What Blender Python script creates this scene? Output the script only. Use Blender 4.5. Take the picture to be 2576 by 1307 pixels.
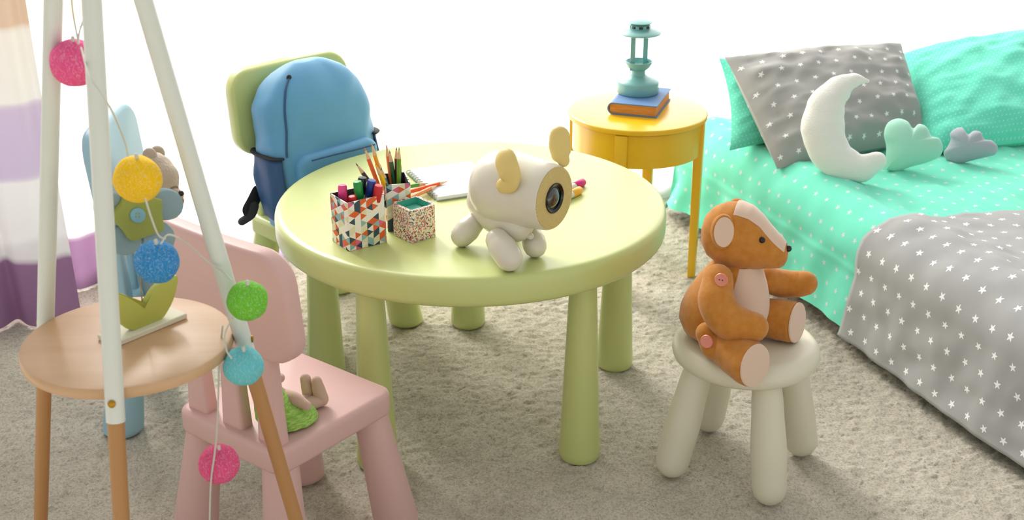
import bpy, bmesh, math, random
import numpy as np
from mathutils import Vector, Matrix, noise
random.seed(7)
for o in list(bpy.data.objects): bpy.data.objects.remove(o)
scene = bpy.context.scene
COL = scene.collection
PI = math.pi

# ---------------------------------------------------------------- camera
FPX, TH, CH = 3270.0, 0.4053, 1.4863
cam_d = bpy.data.cameras.new('camera'); cam = bpy.data.objects.new('camera', cam_d); COL.objects.link(cam)
cam.location = (0, 0, CH); cam.rotation_euler = (PI/2 - TH, 0, 0)
cam_d.sensor_width = 36.0; cam_d.lens = 36.0*FPX/2576; cam_d.clip_start = .05; cam_d.clip_end = 60
cam_d.dof.use_dof = True; cam_d.dof.focus_distance = 2.55; cam_d.dof.aperture_fstop = 7.0
scene.camera = cam
# ---------------------------------------------------------------- daylight
world = bpy.data.worlds.new('world'); scene.world = world; world.use_nodes = True
bg = world.node_tree.nodes['Background']; bg.inputs[0].default_value = (1, .99, .97, 1); bg.inputs[1].default_value = 0.53
def sunlamp(direction, strength, angle, col=(1, .985, .95)):
    d = bpy.data.lights.new('sun', 'SUN'); d.energy = strength; d.angle = math.radians(angle); d.color = col
    o = bpy.data.objects.new('sun', d); COL.objects.link(o)
    o.rotation_euler = Vector(direction).to_track_quat('-Z', 'Y').to_euler(); return o
sunlamp((.42, -.72, -.60), 12.0, 24)
scene.view_settings.view_transform = 'Standard'; scene.view_settings.look = 'None'
scene.view_settings.gamma = 1; scene.view_settings.use_curve_mapping = False
scene.view_settings.exposure = 0.36
cy = scene.cycles
cy.max_bounces = 6; cy.diffuse_bounces = 3; cy.glossy_bounces = 2; cy.transmission_bounces = 2; cy.transparent_max_bounces = 6
cy.caustics_reflective = False; cy.caustics_refractive = False

# ---------------------------------------------------------------- geometry helpers
CAMP = np.array([0, 0, CH]); FW = np.array([0, math.cos(TH), -math.sin(TH)]); UPV = np.array([0, math.sin(TH), math.cos(TH)])
def ray(px, py): return FW + np.array([1., 0, 0])*(px-1288)/FPX + UPV*(653.5-py)/FPX
def atz(px, py, z): d = ray(px, py); return Vector(CAMP + d*(z-CH)/d[2])
def aty(px, py, Y): d = ray(px, py); return Vector(CAMP + d*Y/d[1])
def srgb(h):
    h = h.lstrip('#'); c = [int(h[i:i+2], 16)/255 for i in (0, 2, 4)]
    return tuple((x/12.92 if x <= .04045 else ((x+.055)/1.055)**2.4) for x in c) + (1,)

class Geo:
    def __init__(s): s.v = []; s.f = []; s.uv = {}
    def add(s, v, f, uv=None):
        o = len(s.v); s.v += [Vector(p) for p in v]
        for q in f: s.f.append([i+o for i in q])
        if uv is not None:
            for i, t in enumerate(uv): s.uv[o+i] = t
        return s
    def xf(s, m):
        s.v = [m @ p for p in s.v]; return s
    def move(s, x, y, z): return s.xf(Matrix.Translation((x, y, z)))
    def wobble(s, amp, sc, seed=0):
        me_n = s.normals()
        for i, p in enumerate(s.v):
            k = noise.noise((p + Vector((seed, seed*2.3, -seed)))*sc)
            s.v[i] = p + me_n[i]*k*amp
        return s
    def normals(s):
        n = [Vector((0, 0, 0)) for _ in s.v]
        for q in s.f:
            a, b, c = s.v[q[0]], s.v[q[1]], s.v[q[2]]
            k = (b-a).cross(c-a)
            if len(q) == 4: k = (s.v[q[2]]-s.v[q[0]]).cross(s.v[q[3]]-s.v[q[1]])
            for i in q: n[i] += k
        return [x.normalized() if x.length > 0 else Vector((0, 0, 1)) for x in n]

def rings(rs, closed=True, cap=True, uvs=False):
    """loft a list of equally long rings of points"""
    g = Geo(); n = len(rs[0]); v = [p for r in rs for p in r]; f = []
    for i in range(len(rs)-1):
        for j in range(n if closed else n-1):
            a, b = i*n+j, i*n+(j+1) % n
            f.append((a, b, b+n, a+n))
    if cap and closed:
        c0 = sum((Vector(p) for p in rs[0]), Vector())/n; c1 = sum((Vector(p) for p in rs[-1]), Vector())/n
        v = v + [c0, c1]; k = len(v)
        for j in range(n):
            f.append((k-2, (j+1) % n, j)); f.append((k-1, (len(rs)-1)*n+j, (len(rs)-1)*n+(j+1) % n))
    return g.add(v, f)
def lathe(prof, n=32, cap=True):
    return rings([[Vector((r*math.cos(2*PI*j/n), r*math.sin(2*PI*j/n), z)) for j in range(n)] for r, z in prof], cap=cap)
def catmull(pts, k):
    P = [Vector(p) for p in pts]; P = [2*P[0]-P[1]] + P + [2*P[-1]-P[-2]]; out = []
    for i in range(1, len(P)-2):
        for q in range(k):
            t = q/k; a, b, c, d = P[i-1:i+3]
            out.append(.5*((2*b)+(c-a)*t+(2*a-5*b+4*c-d)*t*t+(3*b-a-3*c+d)*t**3))
    out.append(P[-2]); return out
def interp(vals, k):
    out = []
    for i in range(len(vals)-1):
        for q in range(k):
            t = q/k; t = t*t*(3-2*t); out.append(vals[i]*(1-t)+vals[i+1]*t)
    return out+[vals[-1]]
def tube(path, rad, n=16, flat=1.0, flat_dir=None, round_ends=True, smooth=0):
    """swept round (or flattened) limb with hemispherical ends; flat scales the radius along flat_dir"""
    P = [Vector(p) for p in path]
    R = [rad]*len(P) if not hasattr(rad, '__len__') else list(rad)
    if smooth: P = catmull(P, smooth); R = interp(R, smooth)
    T = []
    for i in range(len(P)):
        a = P[max(0, i-1)]; b = P[min(len(P)-1, i+1)]; T.append((b-a).normalized())
    if flat_dir is not None: ref = Vector(flat_dir)
    else: ref = Vector((0, 0, 1)) if abs(T[0].z) < .9 else Vector((1, 0, 0))
    rs = []
    prev = None
    if round_ends:
        for side in (0,): pass
        ex = [(P[0]-T[0]*R[0]*math.sin(a), R[0]*math.cos(a), T[0]) for a in (1.45, 1.15, .8, .4)]
        ey = [(P[-1]+T[-1]*R[-1]*math.sin(a), R[-1]*math.cos(a), T[-1]) for a in (.4, .8, 1.15, 1.45)]
    else: ex, ey = [], []
    allp = ex+[(P[i], R[i], T[i]) for i in range(len(P))]+ey
    for p, r, t in allp:
        if prev is None or flat_dir is not None: x = (ref-t*ref.dot(t)).normalized()
        else: x = (prev-t*prev.dot(t)).normalized()
        prev = x; y = t.cross(x)
        rs.append([p+x*(r*flat*math.cos(2*PI*j/n))+y*(r*math.sin(2*PI*j/n)) for j in range(n)])
    return rings(rs)
def rrect(hx, hy, r, k=6):
    out = []
    for cx, cy, a0 in ((hx-r, hy-r, 0), (-hx+r, hy-r, PI/2), (-hx+r, -hy+r, PI), (hx-r, -hy+r, 1.5*PI)):
        for i in range(k+1):
            a = a0+PI/2*i/k; out.append((cx+r*math.cos(a), cy+r*math.sin(a)))
    return out
def inset(poly, d):
    n = len(poly); out = []
    for i in range(n):
        a = Vector(poly[i-1]); b = Vector(poly[i]); c = Vector(poly[(i+1) % n])
        e1 = (b-a); e2 = (c-b)
        n1 = Vector((-e1.y, e1.x)).normalized() if e1.length > 1e-9 else Vector((0, 0)); n2 = Vector((-e2.y, e2.x)).normalized() if e2.length > 1e-9 else n1
        m = (n1+n2)
        if m.length < 1e-6: m = n1
        m.normalize(); q = max(.5, m.dot(n1)); out.append(tuple(b+m*(d/q)))
    return out
def slab(poly, z0, z1, bev, seg=4, bev0=None):
    """extruded outline (counter-clockwise) with rounded upper and lower edges"""
    bev0 = bev if bev0 is None else bev0; R = []
    if bev0 > 0:
        for i in range(seg+1):
            a = PI/2*i/seg; R.append((bev0*(1-math.sin(a)), z0+bev0*(1-math.cos(a))))
    else: R.append((0, z0))
    if bev > 0:
        for i in range(seg+1):
            a = PI/2*i/seg; R.append((bev*(1-math.cos(a)), z1-bev*(1-math.sin(a))))
    else: R.append((0, z1))
    return rings([[Vector((x, y, z)) for x, y in (inset(poly, d) if d > 0 else poly)] for d, z in R])
def bx(sx, sy, sz, bev=0.0, seg=2):
    """box centred in x, y, standing on z = 0"""
    bm = bmesh.new(); bmesh.ops.create_cube(bm, size=1)
    for v in bm.verts: v.co = Vector((v.co.x*sx, v.co.y*sy, (v.co.z+.5)*sz))
    if bev: bmesh.ops.bevel(bm, geom=bm.edges[:], offset=bev, segments=seg, affect='EDGES', profile=.5)
    bm.verts.index_update(); g = Geo().add([v.co.copy() for v in bm.verts], [[v.index for v in f.verts] for f in bm.faces]); bm.free(); return g
def ball(r, n=24, m=14, sc=(1, 1, 1)):
    rs = [[Vector((r*sc[0]*math.sin(PI*i/m)*math.cos(2*PI*j/n), r*sc[1]*math.sin(PI*i/m)*math.sin(2*PI*j/n), -r*sc[2]*math.cos(PI*i/m))) for j in range(n)] for i in range(1, m)]
    return rings(rs)
def frame(origin, ex, ey, ez):
    m = Matrix.Identity(4)
    for i, e in enumerate((ex, ey, ez)):
        e = Vector(e)
        for k in range(3): m[k][i] = e[k]
    for k in range(3): m[k][3] = Vector(origin)[k]
    return m
def look(origin, zdir, up=(0, 0, 1)):
    z = Vector(zdir).normalized(); x = Vector(up).cross(z)
    if x.length < 1e-5: x = Vector((1, 0, 0))
    x.normalize(); return frame(origin, x, z.cross(x), z)
def RZ(a): return Matrix.Rotation(a, 4, 'Z')

# ---------------------------------------------------------------- objects
def thing(name, label, cat, loc=(0, 0, 0), rotz=0, group=None):
    o = bpy.data.objects.new(name, None); COL.objects.link(o); o.empty_display_size = .03
    o.location = loc; o.rotation_euler = (0, 0, rotz); o['label'] = label; o['category'] = cat
    if group: o['group'] = group
    o['_w'] = 0; del o['_w']
    MW[o.name] = Matrix.Translation(loc) @ RZ(rotz)
    return o
MW = {}
def obj(name, g, m, parent=None, smooth=True, world=False, label=None, kind=None):
    """link one mesh object; parts are given in the thing's local space unless world=True"""
    me = bpy.data.meshes.new(name)
    V = g.v
    if parent is not None and world:
        inv = MW[parent.name].inverted(); V = [inv @ p for p in V]
    off = Vector((0, 0, 0))
    if parent is None and kind is None:
        xs = [p.x for p in V]; ys = [p.y for p in V]; zs = [p.z for p in V]
        off = Vector(((min(xs)+max(xs))/2, (min(ys)+max(ys))/2, min(zs))); V = [p-off for p in V]
    me.from_pydata([tuple(p) for p in V], [], g.f); 
    if g.uv:
        ul = me.uv_layers.new(name='UVMap'); vi = np.empty(len(me.loops), dtype=np.int32); me.loops.foreach_get('vertex_index', vi)
        arr = np.zeros((len(V), 2), dtype=np.float32)
        for i, t in g.uv.items(): arr[i] = t
        ul.data.foreach_set('uv', arr[vi].ravel())
    bm = bmesh.new(); bm.from_mesh(me); bmesh.ops.recalc_face_normals(bm, faces=bm.faces[:])
    if smooth:
        for f in bm.faces: f.smooth = True
        for e in bm.edges:
            if len(e.link_faces) == 2 and e.calc_face_angle(0) > .75: e.smooth = False
    bm.to_mesh(me); bm.free(); me.update()
    if m: me.materials.append(m)
    o = bpy.data.objects.new(name, me); COL.objects.link(o); o.location = off
    if parent is not None:
        o.parent = parent; MW[o.name] = MW[parent.name].copy()
    else: MW[o.name] = Matrix.Translation(off)
    if label: o['label'] = label
    if kind: o['kind'] = kind
    return o
def tag(o, label, cat, group=None):
    o['label'] = label; o['category'] = cat
    if group: o['group'] = group
    return o

# ---------------------------------------------------------------- materials
def mat(name, col, rough=.5, bump=None, var=None, spec=.5, sheen=0, sub=0, metal=0, coat=0):
    m = bpy.data.materials.new(name); m.use_nodes = True; nt = m.node_tree; b = nt.nodes['Principled BSDF']
    b.inputs['Base Color'].default_value = srgb(col); b.inputs['Roughness'].default_value = rough
    b.inputs['Specular IOR Level'].default_value = spec; b.inputs['Metallic'].default_value = metal
    if sheen: b.inputs['Sheen Weight'].default_value = sheen; b.inputs['Sheen Roughness'].default_value = .5
    if sub: b.inputs['Subsurface Weight'].default_value = sub; b.inputs['Subsurface Radius'].default_value = (.01, .008, .006)
    if coat: b.inputs['Coat Weight'].default_value = coat; b.inputs['Coat Roughness'].default_value = .2
    tc = nt.nodes.new('ShaderNodeTexCoord')
    if bump:
        n = nt.nodes.new('ShaderNodeTexNoise'); n.inputs['Scale'].default_value = bump[0]; n.inputs['Detail'].default_value = 4
        nt.links.new(tc.outputs['Object'], n.inputs['Vector'])
        bp = nt.nodes.new('ShaderNodeBump'); bp.inputs['Strength'].default_value = bump[1]; bp.inputs['Distance'].default_value = bump[2] if len(bump) > 2 else .002
        nt.links.new(n.outputs['Fac'], bp.inputs['Height']); nt.links.new(bp.outputs['Normal'], b.inputs['Normal'])
    if var:                                   # (scale, other colour, stretch)
        n = nt.nodes.new('ShaderNodeTexNoise'); n.inputs['Scale'].default_value = var[0]; n.inputs['Detail'].default_value = 5
        mp = nt.nodes.new('ShaderNodeMapping'); mp.inputs['Scale'].default_value = var[2] if len(var) > 2 else (1, 1, 1)
        nt.links.new(tc.outputs['Object'], mp.inputs['Vector']); nt.links.new(mp.outputs['Vector'], n.inputs['Vector'])
        r = nt.nodes.new('ShaderNodeValToRGB'); r.color_ramp.elements[0].position = .36; r.color_ramp.elements[1].position = .64
        r.color_ramp.elements[0].color = srgb(col); r.color_ramp.elements[1].color = srgb(var[1])
        nt.links.new(n.outputs['Fac'], r.inputs['Fac']); nt.links.new(r.outputs['Color'], b.inputs['Base Color'])
    return m
class NB:
    """tiny node-graph builder for pattern materials"""
    def __init__(s, m): s.nt = m.node_tree
    def val(s, x): return x
    def m(s, op, a, b=None, c=None):
        n = s.nt.nodes.new('ShaderNodeMath'); n.operation = op
        for i, x in enumerate((a, b, c)):
            if x is None: continue
            if isinstance(x, (int, float)): n.inputs[i].default_value = x
            else: s.nt.links.new(x, n.inputs[i])
        return n.outputs[0]
    def uv(s):
        tc = s.nt.nodes.new('ShaderNodeTexCoord'); sp = s.nt.nodes.new('ShaderNodeSeparateXYZ'); s.nt.links.new(tc.outputs['UV'], sp.inputs[0]); return sp.outputs[0], sp.outputs[1]
    def mix(s, fac, a, b):
        n = s.nt.nodes.new('ShaderNodeMix'); n.data_type = 'RGBA'; s.nt.links.new(fac, n.inputs[0])
        for k, x in ((6, a), (7, b)):
            if isinstance(x, tuple): n.inputs[k].default_value = x
            else: s.nt.links.new(x, n.inputs[k])
        return n.outputs[2]
def motif_mat(name, base, motif, spacing, size, star, rough=.85, RW=.95):
    """cloth printed with a staggered lattice of stars or dots, UV in metres"""
    m = mat(name, base, rough, bump=(900, .15, .001), sheen=.15, spec=.2); k = NB(m); u, v = k.uv()
    y = k.m('DIVIDE', v, spacing*RW); row = k.m('FLOOR', y)
    x = k.m('ADD', k.m('DIVIDE', u, spacing), k.m('MULTIPLY', row, .5))
    cellx = k.m('FLOOR', x)
    fx = k.m('MULTIPLY', k.m('SUBTRACT', k.m('SUBTRACT', x, cellx), .5), spacing); fy = k.m('MULTIPLY', k.m('SUBTRACT', k.m('SUBTRACT', y, row), .5), spacing*RW)
    r = k.m('SQRT', k.m('ADD', k.m('MULTIPLY', fx, fx), k.m('MULTIPLY', fy, fy)))
    if star:
        rot = k.m('ADD', k.m('MULTIPLY', cellx, 1.7), k.m('MULTIPLY', row, .9))
        a = k.m('ADD', k.m('ADD', k.m('ARCTAN2', fx, fy), 20.0), rot)
        t = k.m('DIVIDE', a, 2*PI/5); t = k.m('SUBTRACT', t, k.m('FLOOR', t)); t = k.m('MULTIPLY', k.m('ABSOLUTE', k.m('SUBTRACT', t, .5)), 2.0)
        lim = k.m('ADD', size*.42, k.m('MULTIPLY', k.m('POWER', t, 1.6), size*.62))
    else: lim = k.m('ADD', size, 0.0)
    fac = k.m('LESS_THAN', r, lim)
    c = k.mix(fac, srgb(base), srgb(motif)); b = m.node_tree.nodes['Principled BSDF']; m.node_tree.links.new(c, b.inputs['Base Color'])
    return m
def triangle_mat(name, cell, cols):
    m = mat(name, '#ffffff', .6); k = NB(m); u, v = k.uv()
    x = k.m('DIVIDE', u, cell*.9); i = k.m('FLOOR', x); fx = k.m('SUBTRACT', x, i)
    y = k.m('ADD', k.m('DIVIDE', v, cell), k.m('MULTIPLY', i, .5)); h = k.m('MULTIPLY', fx, .5)
    a = k.m('FLOOR', k.m('ADD', y, h)); b = k.m('FLOOR', k.m('SUBTRACT', y, h))
    cb = m.node_tree.nodes.new('ShaderNodeCombineXYZ')
    for q, s in enumerate((i, a, b)): m.node_tree.links.new(s, cb.inputs[q])
    wn = m.node_tree.nodes.new('ShaderNodeTexWhiteNoise'); m.node_tree.links.new(cb.outputs[0], wn.inputs['Vector'])
    r = m.node_tree.nodes.new('ShaderNodeValToRGB'); cr = r.color_ramp; cr.interpolation = 'CONSTANT'
    while len(cr.elements) < len(cols): cr.elements.new(.5)
    for e, (p, c) in zip(cr.elements, cols): e.position = p; e.color = srgb(c)
    m.node_tree.links.new(wn.outputs['Value'], r.inputs['Fac']); m.node_tree.links.new(r.outputs['Color'], m.node_tree.nodes['Principled BSDF'].inputs['Base Color'])
    return m
def confetti_mat(name, scale, cols):
    m = mat(name, '#ffffff', .6); tc = m.node_tree.nodes.new('ShaderNodeTexCoord')
    vo = m.node_tree.nodes.new('ShaderNodeTexVoronoi'); vo.inputs['Scale'].default_value = scale; m.node_tree.links.new(tc.outputs['Object'], vo.inputs['Vector'])
    sp = m.node_tree.nodes.new('ShaderNodeSeparateColor'); m.node_tree.links.new(vo.outputs['Color'], sp.inputs[0])
    r = m.node_tree.nodes.new('ShaderNodeValToRGB'); cr = r.color_ramp; cr.interpolation = 'CONSTANT'
    while len(cr.elements) < len(cols): cr.elements.new(.5)
    for e, (p, c) in zip(cr.elements, cols): e.position = p; e.color = srgb(c)
    m.node_tree.links.new(sp.outputs[0], r.inputs['Fac']); m.node_tree.links.new(r.outputs['Color'], m.node_tree.nodes['Principled BSDF'].inputs['Base Color'])
    return m
def sheer_mat(name, stripes, clear, opaque=.45):
    """thin striped voile: part open weave, part back-lit fibre"""
    m = bpy.data.materials.new(name); m.use_nodes = True; nt = m.node_tree; nt.nodes.clear()
    out = nt.nodes.new('ShaderNodeOutputMaterial'); tc = nt.nodes.new('ShaderNodeTexCoord'); sp = nt.nodes.new('ShaderNodeSeparateXYZ'); nt.links.new(tc.outputs['UV'], sp.inputs[0])
    r = nt.nodes.new('ShaderNodeValToRGB'); cr = r.color_ramp
    while len(cr.elements) < len(stripes): cr.elements.new(.5)
    for e, (p, c) in zip(cr.elements, stripes): e.position = p; e.color = srgb(c)
    nt.links.new(sp.outputs[1], r.inputs['Fac'])
    tl = nt.nodes.new('ShaderNodeBsdfTranslucent'); df = nt.nodes.new('ShaderNodeBsdfDiffuse'); tr = nt.nodes.new('ShaderNodeBsdfTransparent')
    nt.links.new(r.outputs['Color'], tl.inputs[0]); nt.links.new(r.outputs['Color'], df.inputs[0]); nt.links.new(r.outputs['Color'], tr.inputs[0])
    a = nt.nodes.new('ShaderNodeMixShader'); a.inputs[0].default_value = opaque; nt.links.new(tl.outputs[0], a.inputs[1]); nt.links.new(df.outputs[0], a.inputs[2])
    b = nt.nodes.new('ShaderNodeMixShader'); b.inputs[0].default_value = clear; nt.links.new(a.outputs[0], b.inputs[1]); nt.links.new(tr.outputs[0], b.inputs[2])
    nt.links.new(b.outputs[0], out.inputs[0]); return m

M = {}
M['green'] = mat('lime_plastic', '#c5cf84', .34, bump=(400, .05, .0005), spec=.6)
M['pink'] = mat('pink_plastic', '#d6b0aa', .45, bump=(400, .05, .0005), spec=.4)
M['blue'] = mat('pale_blue_plastic', '#9cc2d0', .45, bump=(400, .05, .0005), spec=.4)
M['stool'] = mat('ivory_plastic', '#dfdbc4', .4, bump=(400, .05, .0005), spec=.4)
M['wall'] = mat('white_paint', '#f7f6f2', .8, bump=(60, .05))
M['white'] = mat('white_lacquer', '#d8dcd4', .4)
M['wood'] = mat('beech', '#bd8d58', .5, var=(5, '#ab7b48', (1, 1, .12)))
M['wood_top'] = mat('beech_board', '#d2ad88', .40, var=(9, '#c29a72', (.18, 1.6, 1)))
M['yellow'] = mat('yellow_lacquer', '#ecb806', .3, coat=.3)
M['teal'] = mat('teal_metal', '#79b0ae', .35, spec=.5)
M['black'] = mat('black_webbing', '#1b1b1e', .7)
M['brass'] = mat('brass', '#a8812c', .35, metal=.9)

# ================================================================ THE SETTING
# carpet -------------------------------------------------
carpet = mat('carpet', '#cbc4b2', .95, spec=.1, sheen=.2)
def carpet_nodes(m):
    nt = m.node_tree; tc = nt.nodes.new('ShaderNodeTexCoord')
    n = nt.nodes.new('ShaderNodeTexNoise'); n.inputs['Scale'].default_value = 190; n.inputs['Detail'].default_value = 6; n.inputs['Roughness'].default_value = .75
    n2 = nt.nodes.new('ShaderNodeTexNoise'); n2.inputs['Scale'].default_value = 9; n2.inputs['Detail'].default_value = 5
    for x in (n, n2): nt.links.new(tc.outputs['Object'], x.inputs['Vector'])
    r = nt.nodes.new('ShaderNodeValToRGB'); e = r.color_ramp.elements; e[0].position = .33; e[0].color = srgb('#a39982'); e[1].position = .55; e[1].color = srgb('#d8d1c0')
    r2 = nt.nodes.new('ShaderNodeValToRGB'); e = r2.color_ramp.elements; e[0].position = .35; e[0].color = (.90, .895, .88, 1); e[1].position = .6; e[1].color = (1, 1, 1, 1)
    nt.links.new(n.outputs['Fac'], r.inputs['Fac']); nt.links.new(n2.outputs['Fac'], r2.inputs['Fac'])
    mx = nt.nodes.new('ShaderNodeMix'); mx.data_type = 'RGBA'; mx.blend_type = 'MULTIPLY'; mx.inputs[0].default_value = 1
    nt.links.new(r.outputs['Color'], mx.inputs[6]); nt.links.new(r2.outputs['Color'], mx.inputs[7]); nt.links.new(mx.outputs[2], nt.nodes['Principled BSDF'].inputs['Base Color'])
    bp = nt.nodes.new('ShaderNodeBump'); bp.inputs['Strength'].default_value = .6; bp.inputs['Distance'].default_value = .006
    nt.links.new(n.outputs['Fac'], bp.inputs['Height']); nt.links.new(bp.outputs['Normal'], nt.nodes['Principled BSDF'].inputs['Normal'])
carpet_nodes(carpet)
g = Geo().add([(-5.5, -3, -.006), (5.2, -3, -.006), (5.2, 5.90, -.006), (-5.5, 1.74, -.006)], [(0, 1, 2, 3)])
floor = obj('floor', g, carpet, kind='structure', smooth=False)
def carpet_pile():
    x0, x1, y0, y1, d = -1.75, 1.85, 1.55, 4.3, .0062
    nx, ny = int((x1-x0)/d), int((y1-y0)/d); rng = np.random.default_rng(3)
    h = rng.random((ny, nx)); h = (h+np.roll(h, 1, 0)+np.roll(h, 1, 1)+np.roll(h, -1, 1))/4
    lo = rng.random((ny//8+2, nx//8+2)); yy = np.arange(ny)/8; xx = np.arange(nx)/8
    yi = yy.astype(int); xi = xx.astype(int); fy = (yy-yi)[:, None]; fx = (xx-xi)[None, :]
    L = (lo[yi][:, xi]*(1-fx)+lo[yi][:, xi+1]*fx)*(1-fy)+(lo[yi+1][:, xi]*(1-fx)+lo[yi+1][:, xi+1]*fx)*fy
    z = (h-.5)*.012+(L-.5)*.0035-.002
    X, Y = np.meshgrid(x0+np.arange(nx)*d, y0+np.arange(ny)*d)
    X = X+(rng.random(X.shape)-.5)*.004; Y = Y+(rng.random(Y.shape)-.5)*.004
    co = np.stack([X, Y, np.clip(z, -.0055, .004)], -1).reshape(-1, 3).astype(np.float32)
    me = bpy.data.meshes.new('carpet_pile'); me.vertices.add(len(co)); me.vertices.foreach_set('co', co.ravel())
    i = (np.arange(ny-1)[:, None]*nx+np.arange(nx-1)[None, :]).ravel(); q = np.stack([i, i+1, i+1+nx, i+nx], 1).astype(np.int32)
    me.loops.add(q.size); me.loops.foreach_set('vertex_index', q.ravel()); me.polygons.add(len(q))
    me.polygons.foreach_set('loop_start', np.arange(0, q.size, 4, dtype=np.int32)); me.polygons.foreach_set('loop_total', np.full(len(q), 4, dtype=np.int32))
    me.polygons.foreach_set('use_smooth', np.ones(len(q), dtype=bool)); me.update(); me.validate(); me.materials.append(carpet)
    o = bpy.data.objects.new('carpet_pile', me); COL.objects.link(o); o.parent = floor; o['kind'] = 'stuff'; o['label'] = 'short speckled beige carpet pile'
carpet_pile()

# window wall ----------------------------------------------
WS = Vector((.932, .3625, 0)).normalized(); WN = Vector((-WS.y, WS.x, 0)); W0 = Vector((-.67, 3.52, 0))
def wp(s, n, z): return W0+WS*s+WN*n+Vector((0, 0, z))
def wbox(s0, s1, n0, n1, z0, z1):
    v = [wp(s, n, z) for s in (s0, s1) for n in (n0, n1) for z in (z0, z1)]
    return Geo().add(v, [(0, 1, 3, 2), (4, 6, 7, 5), (0, 4, 5, 1), (2, 3, 7, 6), (0, 2, 6, 4), (1, 5, 7, 3)])
SA, SB, ZT = -2.7, 3.3, 2.35
g = wbox(SB, 5, .04, .20, -.006, 2.7)
for a in ((-6, SA, .04, .20, -.006, 2.7), (SA, SB, .04, .20, ZT, 2.7), (SA, SB, .04, .20, -.006, .06)):
    q = wbox(*a); g.add(q.v, q.f)
wall = obj('wall_back', g, M['wall'], kind='structure', smooth=False)
obj('baseboard_back', wbox(SB, 5, .025, .04, -.006, .09), M['wall'], kind='structure', smooth=False)
glass = bpy.data.materials.new('window_glass'); glass.use_nodes = True
nt = glass.node_tree; nt.nodes.clear(); o_ = nt.nodes.new('ShaderNodeOutputMaterial'); t_ = nt.nodes.new('ShaderNodeBsdfTransparent'); g_ = nt.nodes.new('ShaderNodeBsdfGlossy'); g_.inputs['Roughness'].default_value = .05
x_ = nt.nodes.new('ShaderNodeMixShader'); x_.inputs[0].default_value = .04; nt.links.new(t_.outputs[0], x_.inputs[1]); nt.links.new(g_.outputs[0], x_.inputs[2]); nt.links.new(x_.outputs[0], o_.inputs[0])
M['glare_ground'] = mat('pale_glare_ground', '#d9d7d0', .9, bump=(40, .2), var=(3, '#cfccc4'))
g = Geo().add([wp(-9, .20, -.02), wp(9, .20, -.02), wp(12, 14, -.02), wp(-12, 14, -.02)], [(0, 1, 2, 3)])
obj('ground', g, M['glare_ground'], kind='structure', smooth=False)  # pale sunlit ground added outside so the windows blow out to white
nw = 4; wd = (SB-SA)/nw  # the windows run on behind the bed, added there for white backlight
for i in range(nw):
    a, b = SA+i*wd, SA+(i+1)*wd; F = Geo()
    for r in ((a, a+.03, .08, .14, .06, ZT), (b-.03, b, .08, .14, .06, ZT), (a+.03, b-.03, .08, .14, .06, .11), (a+.03, b-.03, .08, .14, ZT-.05, ZT)):
        q = wbox(*r); F.add(q.v, q.f)
    w = obj('window_%d' % (i+1), F, M['wall'], kind='structure', smooth=False)
    obj('pane', wbox(a+.03, b-.03, .108, .112, .11, ZT-.05), glass, w, smooth=False)

# curtains ---------------------------------------------------
def curtain(s0, s1, n0, amp, wave, z0, z1, m, seed, n1=None, flare=0, steps=240):
    n1 = n0 if n1 is None else n1; rows = 40; v = []; uv = []; f = []
    for j in range(rows+1):
        z = z0+(z1-z0)*j/rows
        for i in range(steps+1):
            t = i/steps; s = s0+(s1-s0)*t; ph = s/wave*2*PI+seed
            k = amp*(.65+.35*math.sin(ph*.37+seed))*(1+.25*math.sin(z*2+seed))
            off = k*math.sin(ph+.6*math.sin(ph*.5+z*.6))+.35*k*math.sin(2.3*ph+z)
            v.append(wp(s+.012*math.sin(z*3+ph), n0+(n1-n0)*t+off-flare*max(0, 1-z/.5)**2*(.6+.4*math.sin(ph*.7)), z)); uv.append((s, z/2.4))
    n = steps+1
    for j in range(rows):
        for i in range(steps): f.append((j*n+i, j*n+i+1, j*n+n+i+1, j*n+n+i))
    return Geo().add(v, f, uv)
def st(zs): return [(max(0, min(1, z/2.4)), c) for z, c in zs]
W_, L_, P_, B_ = '#f4f2ee', '#d8c6e6', '#80607c', '#e8cdb6'
sh = sheer_mat('striped_voile', st([(0, P_), (.148, P_), (.165, W_), (.325, W_), (.34, L_), (.51, L_), (.525, W_), (.715, W_), (.73, B_), (.95, B_), (.97, W_), (1.3, L_), (1.6, W_)]), .20, .35)
sh2 = sheer_mat('striped_curtain_cloth', st([(0, '#8f6f8e'), (.172, '#8f6f8e'), (.182, '#dfe0dd'), (.385, '#dfe0dd'), (.397, '#c3b8cc'), (.578, '#c3b8cc'), (.59, '#dfe0dd'), (.765, '#dfe0dd'), (.777, '#cfbdac'), (1.0, '#cfbdac'), (1.02, '#dfe0dd'), (1.3, '#c3b8cc'), (1.6, '#dfe0dd')]), .06, .80)
shw = sheer_mat('white_voile', [(0, '#f6f4f3'), (1, '#f6f4f3')], .15, .25)
shp = sheer_mat('glare_bleached_voile', st([(0, '#cdbbe0'), (.085, '#cdbbe0'), (.11, '#f1eaf4'), (.30, W_), (.74, W_), (.76, '#f3e6d8'), (.95, '#f3e6d8'), (.97, W_)]), .15, .25)  # striped voile with overexposure put into the colour: stripes bleached almost white
o = obj('sheer_curtain', curtain(-.425, .012, -.03, .024, .17, .004, 2.3, shp, 1.0, flare=.05), shp)
tag(o, 'striped sheer curtain painted glare-bleached, with a purple hem, behind the green chair', 'curtain')
o = obj('sheer_curtain', curtain(-1.6, -.46, -.03, .028, .17, .004, 2.3, sh, 1.0, flare=.05), sh)
tag(o, 'sheer curtain with beige, lilac and purple stripes before the bright window', 'curtain')
o = obj('sheer_curtain', curtain(.04, .68, -.03, .02, .16, .004, 2.3, shw, 2.2), shw)
tag(o, 'plain white sheer curtain behind the round green table', 'curtain')
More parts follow.
